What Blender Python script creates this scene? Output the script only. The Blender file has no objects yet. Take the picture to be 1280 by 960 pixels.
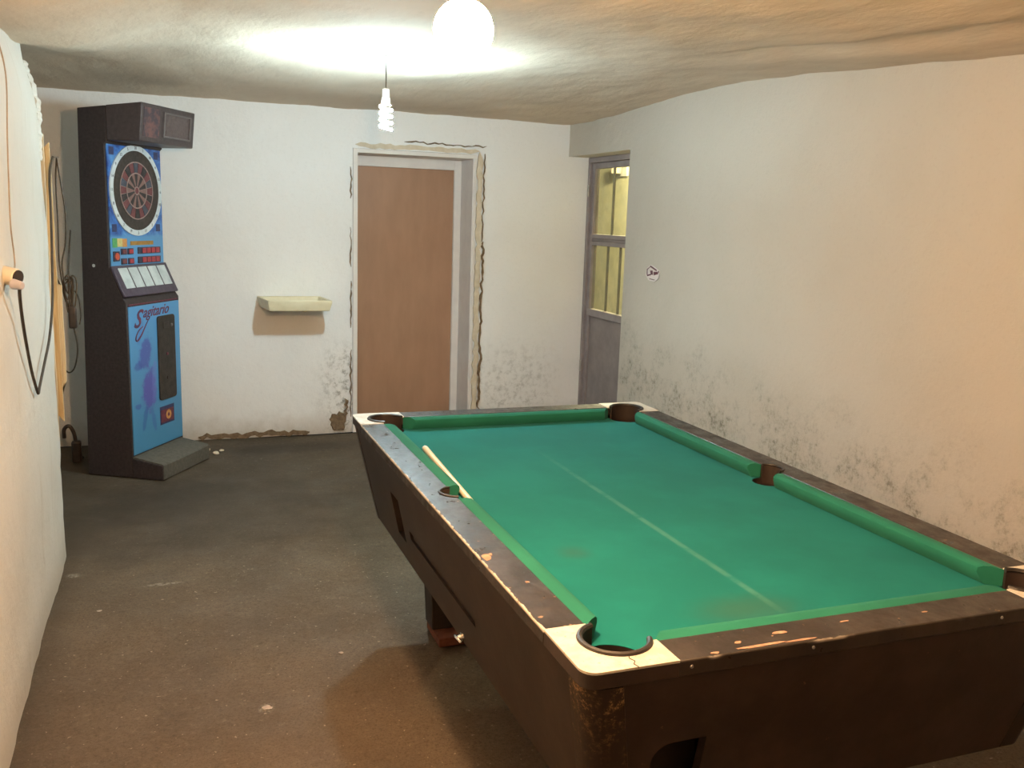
import bpy, bmesh, math, random
from mathutils import Vector, Matrix, noise

random.seed(7)
SC = bpy.context.scene
COL = SC.collection
PI = math.pi

# ------------------------------------------------------------------ camera
F_PX, YAW, PITCH, ROLL = 1151.484, 0.3590467, 0.1780188, 0.0328289
CAM = Vector((-0.65773, -1.34383, 1.6))
_f = Vector((math.sin(YAW) * math.cos(PITCH), math.cos(YAW) * math.cos(PITCH), -math.sin(PITCH)))
_r = Vector((math.cos(YAW), -math.sin(YAW), 0))
_u = _r.cross(_f)
_r2 = math.cos(ROLL) * _r + math.sin(ROLL) * _u
_u2 = -math.sin(ROLL) * _r + math.cos(ROLL) * _u
cd = bpy.data.cameras.new('camera')
cd.sensor_fit = 'HORIZONTAL'
cd.sensor_width = 36.0
cd.lens = F_PX / 1280.0 * 36.0
cd.clip_start = 0.02
cam = bpy.data.objects.new('camera', cd)
COL.objects.link(cam)
cam.matrix_world = Matrix(((_r2.x, _u2.x, -_f.x, CAM.x), (_r2.y, _u2.y, -_f.y, CAM.y),
                           (_r2.z, _u2.z, -_f.z, CAM.z), (0, 0, 0, 1)))
SC.camera = cam

# ------------------------------------------------------------------ world, exposure, lamp settings
W_ = bpy.data.worlds.new('night'); SC.world = W_; W_.use_nodes = True
W_.node_tree.nodes['Background'].inputs[0].default_value = (0.05, 0.06, 0.09, 1)
W_.node_tree.nodes['Background'].inputs[1].default_value = 0.1
SC.view_settings.view_transform = 'Standard'
SC.view_settings.look = 'None'
SC.view_settings.gamma = 1.0
SC.view_settings.use_curve_mapping = False
SC.view_settings.exposure = 0.0
CFL_STRENGTH = 1500.0
CFL_COL = (0.66, 0.92, 1.0)
BULB_STRENGTH = 1550.0
BULB_COL = (1.0, 0.62, 0.32)
YARD_WATTS = 240.0

# ------------------------------------------------------------------ node materials
def ramp(nt, src, stops):
    n = nt.nodes.new('ShaderNodeValToRGB')
    el = n.color_ramp.elements
    while len(el) < len(stops): el.new(0.5)
    for e, (p, c) in zip(el, stops):
        e.position = p
        e.color = (c[0], c[1], c[2], 1) if isinstance(c, (tuple, list)) else (c, c, c, 1)
    nt.links.new(src, n.inputs[0])
    return n.outputs[0]

def coords(nt, kind='Object', scale=(1, 1, 1), loc=(0, 0, 0)):
    tc = nt.nodes.new('ShaderNodeTexCoord')
    mp = nt.nodes.new('ShaderNodeMapping')
    mp.inputs['Scale'].default_value = scale
    mp.inputs['Location'].default_value = loc
    nt.links.new(tc.outputs[kind], mp.inputs[0])
    return mp.outputs[0]

def nz(nt, vec, scale, detail=4, rough=0.55, dist=0.0):
    n = nt.nodes.new('ShaderNodeTexNoise')
    n.inputs['Scale'].default_value = scale
    n.inputs['Detail'].default_value = detail
    n.inputs['Roughness'].default_value = rough
    n.inputs['Distortion'].default_value = dist
    nt.links.new(vec, n.inputs['Vector'])
    return n.outputs['Fac']

def mth(nt, op, a, b=None, clamp=False):
    n = nt.nodes.new('ShaderNodeMath'); n.operation = op; n.use_clamp = clamp
    for i, v in enumerate((a, b)):
        if v is None: continue
        if hasattr(v, 'links'): nt.links.new(v, n.inputs[i])
        else: n.inputs[i].default_value = v
    return n.outputs[0]

def mix(nt, fac, a, b):
    n = nt.nodes.new('ShaderNodeMix'); n.data_type = 'RGBA'
    ins = {'f': n.inputs[0], 'a': n.inputs[6], 'b': n.inputs[7]}
    for k, v in (('f', fac), ('a', a), ('b', b)):
        if hasattr(v, 'links'): nt.links.new(v, ins[k])
        elif k == 'f': ins[k].default_value = v
        else: ins[k].default_value = (v[0], v[1], v[2], 1)
    return n.outputs[2]

def sep(nt, vec):
    n = nt.nodes.new('ShaderNodeSeparateXYZ'); nt.links.new(vec, n.inputs[0]); return n.outputs

def smooth(nt, v, lo, hi):
    """0 at lo, 1 at hi (either order)"""
    n = nt.nodes.new('ShaderNodeMapRange'); n.interpolation_type = 'SMOOTHSTEP'
    a, b, c, d = (lo, hi, 0, 1) if lo < hi else (hi, lo, 1, 0)
    for i, x in zip((1, 2, 3, 4), (a, b, c, d)): n.inputs[i].default_value = x
    nt.links.new(v, n.inputs[0])
    return n.outputs[0]

def bump(nt, h, strength=0.3, dist=0.01, prev=None):
    n = nt.nodes.new('ShaderNodeBump')
    n.inputs['Strength'].default_value = strength
    n.inputs['Distance'].default_value = dist
    nt.links.new(h, n.inputs['Height'])
    if prev is not None: nt.links.new(prev, n.inputs['Normal'])
    return n.outputs[0]

def new_mat(name, rough=0.6, metal=0.0, spec=0.5):
    m = bpy.data.materials.new(name); m.use_nodes = True
    nt = m.node_tree; b = nt.nodes['Principled BSDF']
    b.inputs['Roughness'].default_value = rough
    b.inputs['Metallic'].default_value = metal
    b.inputs['Specular IOR Level'].default_value = spec
    return m, nt, b

def speckle(name, c1, c2, scale=20, rough=0.6, metal=0.0, bs=0.15, bscale=None, stretch=(1, 1, 1), spec=0.5, lo=0.35, hi=0.65):
    m, nt, b = new_mat(name, rough, metal, spec)
    v = coords(nt, 'Object', stretch)
    f = nz(nt, v, scale, 5, 0.6)
    nt.links.new(ramp(nt, f, [(lo, c1), (hi, c2)]), b.inputs['Base Color'])
    if bs: nt.links.new(bump(nt, nz(nt, v, bscale or scale * 3, 4), bs, 0.004), b.inputs['Normal'])
    return m

def plaster(name, base, grime, kind):
    m, nt, b = new_mat(name, 0.85, 0, 0.2)
    v = coords(nt, 'Object'); s = sep(nt, v)
    f1 = nz(nt, v, 1.3, 5, 0.6)
    c = mix(nt, mth(nt, 'MULTIPLY', smooth(nt, f1, 0.4, 0.75), 0.5), base, grime)
    fine = nz(nt, v, 60, 3, 0.7)
    c = mix(nt, mth(nt, 'MULTIPLY', smooth(nt, fine, 0.5, 0.8), 0.12), c, tuple(x * 0.6 for x in grime))
    mould = (0.13, 0.12, 0.085)
    if kind == 'right':
        # a band of black mould above the floor, its upper edge wandering
        edge = mth(nt, 'ADD', s[2], mth(nt, 'MULTIPLY', nz(nt, v, 1.6, 4, 0.6), 0.5))
        yy = mth(nt, 'MULTIPLY', s[1], -0.02)
        band = smooth(nt, mth(nt, 'ADD', edge, yy), 1.14, 0.74)
        band = mth(nt, 'MULTIPLY', band, smooth(nt, s[1], 4.35, 4.22))
        cl = smooth(nt, nz(nt, v, 5.0, 6, 0.75), 0.40, 0.66)
        sp = smooth(nt, nz(nt, v, 34, 6, 0.8), 0.44, 0.64)
        k = mth(nt, 'MULTIPLY', mth(nt, 'MULTIPLY', band, cl), mth(nt, 'ADD', mth(nt, 'MULTIPLY', sp, 0.8), 0.22))
        c = mix(nt, mth(nt, 'MULTIPLY', band, 0.22), c, (0.5, 0.45, 0.38))
        c = mix(nt, mth(nt, 'MULTIPLY', k, 0.85, True), c, mould)
    if kind == 'back':
        n1 = nz(nt, v, 5, 5, 0.7)
        low = smooth(nt, mth(nt, 'ADD', s[2], mth(nt, 'MULTIPLY', n1, 0.25)), 0.34, 0.10)
        c = mix(nt, mth(nt, 'MULTIPLY', low, 0.55), c, (0.33, 0.26, 0.18))
        dx = mth(nt, 'ABSOLUTE', mth(nt, 'SUBTRACT', s[0], 0.56))
        near = mth(nt, 'MULTIPLY', smooth(nt, dx, 0.3, 0.0), smooth(nt, s[2], 0.75, 0.45))
        sp = smooth(nt, nz(nt, v, 20, 6, 0.75), 0.45, 0.68)
        c = mix(nt, mth(nt, 'MULTIPLY', mth(nt, 'MULTIPLY', near, sp), 0.8), c, mould)
        dx2 = mth(nt, 'ABSOLUTE', mth(nt, 'SUBTRACT', s[0], 1.85))
        near2 = mth(nt, 'MULTIPLY', smooth(nt, dx2, 0.5, 0.1), smooth(nt, s[2], 0.8, 0.3))
        c = mix(nt, mth(nt, 'MULTIPLY', mth(nt, 'MULTIPLY', near2, sp), 0.4), c, mould)
    if kind == 'left':
        low = smooth(nt, mth(nt, 'ADD', s[2], mth(nt, 'MULTIPLY', f1, 0.2)), 0.3, 0.1)
        c = mix(nt, mth(nt, 'MULTIPLY', low, 0.45), c, (0.35, 0.28, 0.2))
        st = smooth(nt, nz(nt, coords(nt, 'Object', (1, 6, 0.8)), 3, 5, 0.6), 0.56, 0.74)
        c = mix(nt, mth(nt, 'MULTIPLY', st, 0.3), c, (0.45, 0.38, 0.28))
        sp = smooth(nt, nz(nt, coords(nt, 'Object', (1, 2, 0.9)), 13, 6, 0.75), 0.58, 0.72)
        hz = smooth(nt, mth(nt, 'ADD', s[2], mth(nt, 'MULTIPLY', f1, 0.5)), 1.3, 0.5)
        c = mix(nt, mth(nt, 'MULTIPLY', mth(nt, 'MULTIPLY', sp, hz), 0.45), c, (0.30, 0.22, 0.14))
    nt.links.new(c, b.inputs['Base Color'])
    n = bump(nt, nz(nt, v, 9, 6, 0.62), 0.28, 0.02)
    n = bump(nt, fine, 0.22, 0.004, n)
    nt.links.new(n, b.inputs['Normal'])
    return m

M = {}
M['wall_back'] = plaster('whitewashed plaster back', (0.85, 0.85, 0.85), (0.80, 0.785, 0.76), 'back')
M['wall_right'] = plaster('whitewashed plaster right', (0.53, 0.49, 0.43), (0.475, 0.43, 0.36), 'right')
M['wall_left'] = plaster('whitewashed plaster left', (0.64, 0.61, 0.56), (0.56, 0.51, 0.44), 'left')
M['reveal'] = plaster('whitewashed plaster reveal', (0.72, 0.69, 0.62), (0.6, 0.55, 0.46), 'plain')

def ceiling_mat():
    m, nt, b = new_mat('stained ceiling plaster', 0.9, 0, 0.15)
    v = coords(nt, 'Object')
    f = nz(nt, v, 0.9, 5, 0.6)
    c = mix(nt, smooth(nt, f, 0.35, 0.7), (0.76, 0.64, 0.51), (0.68, 0.56, 0.44))
    f2 = nz(nt, coords(nt, 'Object', (3, 1, 1)), 6, 5, 0.7)
    c = mix(nt, mth(nt, 'MULTIPLY', smooth(nt, f2, 0.5, 0.8), 0.25), c, (0.50, 0.40, 0.31))
    nt.links.new(c, b.inputs['Base Color'])
    n = bump(nt, nz(nt, coords(nt, 'Object', (2.5, 1, 1)), 5, 6, 0.62), 0.3, 0.02)
    n = bump(nt, nz(nt, v, 45, 3, 0.7), 0.25, 0.004, n)
    nt.links.new(n, b.inputs['Normal'])
    return m
M['ceiling'] = ceiling_mat()

def floor_mat():
    m, nt, b = new_mat('worn concrete floor', 0.8, 0, 0.25)
    v = coords(nt, 'Object'); s = sep(nt, v)
    c = ramp(nt, nz(nt, v, 1.1, 7, 0.62, 0.4), [(0.3, (0.078, 0.058, 0.041)), (0.5, (0.115, 0.087, 0.061)), (0.72, (0.155, 0.118, 0.083))])
    gr = nz(nt, v, 110, 4, 0.8)
    c = mix(nt, mth(nt, 'MULTIPLY', smooth(nt, gr, 0.46, 0.66), 0.6), c, (0.045, 0.034, 0.024))
    g2 = nz(nt, v, 36, 6, 0.8)
    c = mix(nt, mth(nt, 'MULTIPLY', smooth(nt, g2, 0.52, 0.7), 0.45), c, (0.20, 0.155, 0.108))
    c = mix(nt, mth(nt, 'MULTIPLY', smooth(nt, g2, 0.46, 0.32), 0.5), c, (0.05, 0.038, 0.028))
    sp = smooth(nt, nz(nt, v, 60, 2, 0.5), 0.69, 0.75)
    c = mix(nt, mth(nt, 'MULTIPLY', sp, 0.5), c, (0.42, 0.35, 0.27))
    # darker patches in front of the dart machine and along the back wall
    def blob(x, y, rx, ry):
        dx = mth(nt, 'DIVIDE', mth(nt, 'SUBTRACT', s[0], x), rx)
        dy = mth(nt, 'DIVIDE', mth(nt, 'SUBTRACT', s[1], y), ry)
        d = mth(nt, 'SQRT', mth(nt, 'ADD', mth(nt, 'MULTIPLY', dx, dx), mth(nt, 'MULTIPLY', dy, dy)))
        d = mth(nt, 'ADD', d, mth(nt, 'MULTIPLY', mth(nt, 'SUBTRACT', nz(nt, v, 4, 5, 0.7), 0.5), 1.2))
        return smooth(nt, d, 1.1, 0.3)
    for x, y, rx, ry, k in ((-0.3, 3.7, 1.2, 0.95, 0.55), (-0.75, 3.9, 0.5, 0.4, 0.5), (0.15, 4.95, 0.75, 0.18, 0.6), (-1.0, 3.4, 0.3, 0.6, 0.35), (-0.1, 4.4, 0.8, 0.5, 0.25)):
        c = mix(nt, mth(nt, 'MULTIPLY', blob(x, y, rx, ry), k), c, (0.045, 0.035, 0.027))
    # dirt where the floor meets the left wall
    c = mix(nt, mth(nt, 'MULTIPLY', smooth(nt, mth(nt, 'ADD', s[0], mth(nt, 'MULTIPLY', nz(nt, v, 7, 4), 0.1)), -0.97, -1.09), 0.5), c, (0.06, 0.045, 0.03))
    # chalky scuffs
    for x, y, rx, ry in ((-0.72, 2.69, 0.10, 0.018), (-0.4, 1.52, 0.03, 0.035), (-1.09, 2.88, 0.04, 0.03)):
        c = mix(nt, mth(nt, 'MULTIPLY', mth(nt, 'MULTIPLY', blob(x, y, rx, ry), smooth(nt, g2, 0.42, 0.6)), 0.5), c, (0.45, 0.41, 0.36))
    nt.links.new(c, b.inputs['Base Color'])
    n = bump(nt, nz(nt, v, 5, 6, 0.65), 0.25, 0.02)
    n = bump(nt, gr, 0.5, 0.005, n)
    nt.links.new(n, b.inputs['Normal'])
    nt.links.new(ramp(nt, nz(nt, v, 3, 4), [(0.3, 0.62), (0.7, 0.9)]), b.inputs['Roughness'])
    return m
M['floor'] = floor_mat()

TW, TL = 1.265, 2.196
def cloth_mat(name, base, table=False):
    m, nt, b = new_mat(name, 0.95, 0, 0.1)
    v = coords(nt, 'Object'); s = sep(nt, v)
    f = nz(nt, v, 3.2, 5, 0.6)
    c = mix(nt, smooth(nt, f, 0.35, 0.7), base, tuple(x * 1.18 for x in base))
    c = mix(nt, mth(nt, 'MULTIPLY', nz(nt, v, 400, 2), 0.25), c, tuple(x * 0.6 for x in base))
    if table:
        dx = mth(nt, 'ABSOLUTE', mth(nt, 'SUBTRACT', s[0], 0.575))
        ln = mth(nt, 'MULTIPLY', smooth(nt, dx, 0.014, 0.003), mth(nt, 'MULTIPLY', smooth(nt, s[1], 1.75, 1.1), smooth(nt, s[1], 0.16, 0.3)))
        ln = mth(nt, 'MULTIPLY', ln, smooth(nt, nz(nt, v, 14, 4), 0.25, 0.6))
        c = mix(nt, mth(nt, 'MULTIPLY', ln, 0.16), c, (0.22, 0.45, 0.36))
        for x, y, rx, ry, k in ((0.28, 0.67, 0.05, 0.05, 0.4), (0.51, 0.25, 0.15, 0.085, 0.5)):
            ax = mth(nt, 'DIVIDE', mth(nt, 'SUBTRACT', s[0], x), rx)
            ay = mth(nt, 'DIVIDE', mth(nt, 'SUBTRACT', s[1], y), ry)
            d = mth(nt, 'SQRT', mth(nt, 'ADD', mth(nt, 'MULTIPLY', ax, ax), mth(nt, 'MULTIPLY', ay, ay)))
            d = mth(nt, 'ADD', d, mth(nt, 'MULTIPLY', nz(nt, v, 18, 4), 0.5))
            c = mix(nt, mth(nt, 'MULTIPLY', smooth(nt, d, 1.5, 0.3), k), c, (0.035, 0.085, 0.055))
    nt.links.new(c, b.inputs['Base Color'])
    b.inputs['Sheen Weight'].default_value = 0.03
    b.inputs['Sheen Roughness'].default_value = 0.5
    nt.links.new(bump(nt, nz(nt, v, 500, 2), 0.15, 0.001), b.inputs['Normal'])
    return m
M['cloth'] = cloth_mat('green baize', (0.006, 0.134, 0.126), True)
M['cushion'] = cloth_mat('faded green cushion baize', (0.016, 0.14, 0.098))

def black_wood(name, base, rough, wear=0.0, edge=False):
    m, nt, b = new_mat(name, rough, 0, 0.45)
    v = coords(nt, 'Object'); s = sep(nt, v)
    c = mix(nt, smooth(nt, nz(nt, v, 7, 5, 0.65), 0.35, 0.7), base, tuple(x * 1.7 + 0.004 for x in base))
    if wear:
        k = smooth(nt, nz(nt, v, 26, 6, 0.7), 0.70 - wear * 0.1, 0.76)
        c = mix(nt, mth(nt, 'MULTIPLY', k, 0.6), c, (0.30, 0.17, 0.09))
    if edge:
        # laminate chipped off along the table's outer edges
        dl = mth(nt, 'MINIMUM', mth(nt, 'ABSOLUTE', s[0]), mth(nt, 'ABSOLUTE', mth(nt, 'SUBTRACT', s[0], TW)))
        df = mth(nt, 'MINIMUM', mth(nt, 'ABSOLUTE', s[1]), mth(nt, 'ABSOLUTE', mth(nt, 'SUBTRACT', s[1], TL)))
        d = mth(nt, 'MINIMUM', dl, df)
        top = smooth(nt, s[2], 0.812, 0.816)
        dn = mth(nt, 'ADD', d, mth(nt, 'MULTIPLY', mth(nt, 'SUBTRACT', nz(nt, v, 22, 5, 0.7), 0.5), 0.02))
        sel = mth(nt, 'ADD', smooth(nt, nz(nt, v, 5, 3, 0.6), 0.52, 0.6), smooth(nt, s[0], 0.05, 0.02), True)
        k = mth(nt, 'MULTIPLY', mth(nt, 'MULTIPLY', smooth(nt, dn, 0.0034, 0.0012), top), sel)
        c = mix(nt, mth(nt, 'MULTIPLY', k, 0.85), c, (0.56, 0.50, 0.45))
        # pocks and scratches in the top
        pk = smooth(nt, nz(nt, v, 38, 3, 0.5), 0.70, 0.74)
        c = mix(nt, mth(nt, 'MULTIPLY', mth(nt, 'MULTIPLY', pk, top), 0.7), c, (0.36, 0.22, 0.13))
        rr = ramp(nt, nz(nt, coords(nt, 'Object', (1.5, 1, 1)), 13, 5, 0.7), [(0.35, rough * 0.7), (0.65, min(1, rough * 1.5))])
        nt.links.new(rr, b.inputs['Roughness'])
    nt.links.new(c, b.inputs['Base Color'])
    nt.links.new(bump(nt, nz(nt, v, 30, 5, 0.6), 0.12, 0.004), b.inputs['Normal'])
    return m
M['cabinet'] = black_wood('black brown laminate', (0.020, 0.012, 0.009), 0.55, 0.3)
M['rail'] = black_wood('scuffed black rail laminate', (0.020, 0.015, 0.012), 0.38, 0.2, True)

def post_mat():
    m, nt, b = new_mat('worn black corner post', 0.5, 0, 0.4)
    v = coords(nt, 'Object'); s = sep(nt, v)
    g = nz(nt, v, 90, 5, 0.8)
    g2 = nz(nt, coords(nt, 'Object', (3, 3, 1)), 12, 4)
    zz = mth(nt, 'ADD', mth(nt, 'MULTIPLY', smooth(nt, s[2], 0.42, 0.79), 0.55), smooth(nt, s[2], 0.68, 0.775))
    k = mth(nt, 'MULTIPLY', smooth(nt, g, 0.49, 0.64), mth(nt, 'MULTIPLY', smooth(nt, g2, 0.36, 0.6), zz))
    c = mix(nt, mth(nt, 'MULTIPLY', k, 0.75), (0.018, 0.011, 0.008), (0.33, 0.2, 0.09))
    nt.links.new(c, b.inputs['Base Color'])
    return m
M['post'] = post_mat()
def plate_mat():
    m, nt, b = new_mat('scratched white corner plate', 0.4, 0.1, 0.4)
    v = coords(nt, 'Object')
    c = mix(nt, smooth(nt, nz(nt, v, 30, 5, 0.6), 0.35, 0.65), (0.54, 0.50, 0.43), (0.66, 0.63, 0.57))
    sp = smooth(nt, nz(nt, v, 130, 4, 0.7), 0.62, 0.68)
    c = mix(nt, mth(nt, 'MULTIPLY', sp, 0.65), c, (0.16, 0.11, 0.07))
    nt.links.new(c, b.inputs['Base Color'])
    return m
M['plate'] = plate_mat()
M['leather'] = speckle('black pocket leather', (0.012, 0.010, 0.009), (0.03, 0.024, 0.022), 40, 0.45, 0, 0.3)
M['well'] = speckle('dark pocket lining', (0.016, 0.009, 0.007), (0.03, 0.016, 0.012), 25, 0.7)
M['leg'] = speckle('dark leg paint', (0.014, 0.010, 0.008), (0.03, 0.02, 0.014), 15, 0.6)
M['redblock'] = speckle('reddish brick block', (0.10, 0.03, 0.016), (0.17, 0.055, 0.03), 30, 0.85)
M['chrome'] = speckle('chrome', (0.75, 0.77, 0.78), (0.88, 0.9, 0.9), 20, 0.12, 1.0, 0)
M['steel'] = speckle('dull steel', (0.35, 0.34, 0.33), (0.5, 0.49, 0.47), 30, 0.4, 0.9, 0.05)
M['cue'] = speckle('pale cue maple', (0.66, 0.53, 0.35), (0.78, 0.66, 0.46), 8, 0.4, 0, 0.03, stretch=(12, 1, 12))
M['tray'] = speckle('pale yellow enamel', (0.66, 0.59, 0.40), (0.75, 0.69, 0.5), 9, 0.5, 0, 0.05)
M['door'] = speckle('reddish brown door veneer', (0.37, 0.21, 0.13), (0.42, 0.245, 0.155), 3, 0.45, 0, 0.03, stretch=(3, 1, 0.8))
M['jamb'] = speckle('off white jamb paint', (0.72, 0.68, 0.66), (0.78, 0.75, 0.72), 8, 0.6, 0, 0.08)
M['jamb_grey'] = speckle('grey jamb lining', (0.70, 0.66, 0.65), (0.76, 0.73, 0.71), 10, 0.7, 0, 0.08)
M['mortar'] = speckle('bare brown mortar', (0.13, 0.085, 0.05), (0.24, 0.165, 0.10), 40, 0.95, 0, 0.5)
M['patch'] = speckle('creamy filler plaster', (0.58, 0.49, 0.36), (0.70, 0.62, 0.50), 14, 0.9, 0, 0.4)
M['metal_door'] = speckle('mauve grey painted steel', (0.27, 0.235, 0.24), (0.34, 0.30, 0.305), 9, 0.5, 0.2, 0.08)
M['metal_panel'] = speckle('worn grey steel sheet', (0.22, 0.19, 0.195), (0.30, 0.26, 0.26), 6, 0.55, 0.2, 0.08)
M['bar'] = speckle('painted grille bar', (0.16, 0.14, 0.10), (0.22, 0.19, 0.13), 12, 0.6)
M['yard'] = speckle('yellowed yard wall', (0.66, 0.62, 0.40), (0.84, 0.80, 0.56), 2.2, 0.9, 0, 0.3)
M['yard_floor'] = speckle('yard concrete', (0.25, 0.22, 0.17), (0.33, 0.29, 0.22), 5, 0.9)
M['wood'] = speckle('raw yellowed timber', (0.46, 0.31, 0.15), (0.66, 0.5, 0.28), 6, 0.75, 0, 0.3, stretch=(14, 14, 0.8))
M['wood_pale'] = speckle('pale painted timber', (0.56, 0.45, 0.29), (0.7, 0.6, 0.43), 6, 0.75, 0, 0.3, stretch=(14, 14, 0.8))
M['cord'] = speckle('dark cord rubber', (0.03, 0.022, 0.015), (0.06, 0.045, 0.03), 30, 0.6, 0, 0)
M['cord_tan'] = speckle('tan lacquered wire', (0.30, 0.23, 0.16), (0.40, 0.32, 0.23), 30, 0.6, 0, 0)
M['cream'] = speckle('cream socket plastic', (0.70, 0.62, 0.48), (0.78, 0.7, 0.56), 10, 0.45, 0, 0)
M['purple_plastic'] = speckle('lilac grey plastic', (0.42, 0.38, 0.42), (0.5, 0.46, 0.5), 10, 0.4, 0, 0)
M['plug'] = speckle('black plug plastic', (0.02, 0.014, 0.012), (0.045, 0.03, 0.025), 30, 0.35, 0, 0)
M['paper'] = speckle('dirty paper', (0.32, 0.26, 0.22), (0.5, 0.42, 0.37), 60, 0.9)
# dart machine
M['machine'] = speckle('black brown machine cabinet', (0.022, 0.015, 0.017), (0.042, 0.03, 0.032), 60, 0.6, 0, 0.1)
M['machine_head'] = speckle('dull brown plastic head', (0.050, 0.036, 0.038), (0.075, 0.056, 0.058), 40, 0.45, 0, 0.05)
M['console'] = speckle('purplish dark console', (0.045, 0.032, 0.055), (0.075, 0.055, 0.085), 30, 0.35, 0, 0.05)
M['window_white'] = speckle('pale score window', (0.46, 0.52, 0.54), (0.62, 0.68, 0.70), 14, 0.3, 0, 0)
M['foot'] = speckle('grey rubber foot plate', (0.075, 0.07, 0.058), (0.115, 0.105, 0.088), 50, 0.85, 0, 0.2)
M['ring_white'] = speckle('white number ring', (0.55, 0.62, 0.66), (0.68, 0.74, 0.78), 12, 0.45, 0, 0)
M['surround'] = speckle('dark board surround', (0.03, 0.022, 0.02), (0.055, 0.042, 0.038), 40, 0.6, 0, 0.1)
M['seg_red'] = speckle('dull red segment', (0.13, 0.04, 0.045), (0.19, 0.06, 0.065), 60, 0.6, 0, 0.1)
M['seg_black'] = speckle('black segment', (0.025, 0.02, 0.022), (0.05, 0.042, 0.045), 60, 0.6, 0, 0.1)
M['seg_pink'] = speckle('faded pinkish segment', (0.20, 0.115, 0.105), (0.27, 0.165, 0.15), 60, 0.6, 0, 0.1)
M['seg_blue'] = speckle('dull blue segment', (0.05, 0.06, 0.085), (0.08, 0.09, 0.12), 60, 0.6, 0, 0.1)
M['spider'] = speckle('pinkish grey spider', (0.30, 0.21, 0.20), (0.38, 0.28, 0.26), 60, 0.45, 0.2, 0)
M['red'] = speckle('red display lens', (0.33, 0.025, 0.04), (0.45, 0.05, 0.06), 60, 0.3, 0, 0)
M['red_orange'] = speckle('orange red lamp lens', (0.5, 0.06, 0.03), (0.6, 0.1, 0.05), 60, 0.3, 0, 0)
M['housing'] = speckle('dark navy housing', (0.018, 0.022, 0.05), (0.035, 0.04, 0.075), 60, 0.4, 0, 0)
M['p_green'] = speckle('green print', (0.08, 0.32, 0.10), (0.12, 0.42, 0.16), 60, 0.5, 0, 0)
M['p_yellow'] = speckle('yellow print', (0.55, 0.47, 0.16), (0.66, 0.58, 0.25), 60, 0.5, 0, 0)
M['p_orange'] = speckle('orange print', (0.5, 0.22, 0.06), (0.6, 0.3, 0.1), 60, 0.5, 0, 0)
M['p_olive'] = speckle('olive orange bar print', (0.30, 0.16, 0.03), (0.42, 0.22, 0.05), 30, 0.5, 0, 0)
M['coin'] = speckle('dark coin door metal', (0.030, 0.024, 0.022), (0.055, 0.045, 0.04), 30, 0.5, 0.3, 0.1)
M['maroon'] = speckle('maroon print', (0.10, 0.02, 0.045), (0.17, 0.04, 0.06), 60, 0.5, 0, 0)
M['navy'] = speckle('navy print', (0.02, 0.03, 0.10), (0.04, 0.05, 0.14), 60, 0.5, 0, 0)
M['script'] = speckle('purple red lettering', (0.06, 0.02, 0.075), (0.17, 0.03, 0.06), 25, 0.5, 0, 0)
M['head_bar'] = speckle('greyish screen surround', (0.115, 0.095, 0.095), (0.15, 0.125, 0.125), 60, 0.4, 0, 0)
M['head_print'] = speckle('faded head print', (0.045, 0.035, 0.05), (0.17, 0.075, 0.07), 16, 0.4, 0, 0, lo=0.42, hi=0.58)
M['screen'] = speckle('dead score screen', (0.075, 0.05, 0.05), (0.115, 0.082, 0.08), 60, 0.25, 0, 0)
M['sticker'] = speckle('off white sticker', (0.66, 0.6, 0.58), (0.72, 0.66, 0.64), 60, 0.6, 0, 0)
M['sticker_ink'] = speckle('dark maroon ink', (0.09, 0.03, 0.045), (0.14, 0.05, 0.07), 60, 0.6, 0, 0)
M['fixture'] = speckle('white lamp housing', (0.7, 0.7, 0.68), (0.78, 0.78, 0.76), 10, 0.5, 0, 0)

def blue_board():
    m, nt, b = new_mat('blue board panel print', 0.35, 0, 0.4)
    v = coords(nt, 'Object'); s = sep(nt, v)
    f = nz(nt, v, 9, 5, 0.65, 0.5)
    dark = ramp(nt, f, [(0.34, (0.02, 0.045, 0.22)), (0.5, (0.045, 0.16, 0.50)), (0.68, (0.13, 0.36, 0.68))])
    c = mix(nt, smooth(nt, s[2], 1.44, 1.41), dark, (0.10, 0.31, 0.60))
    nt.links.new(c, b.inputs['Base Color'])
    return m
M['blue_board'] = blue_board()

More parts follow.
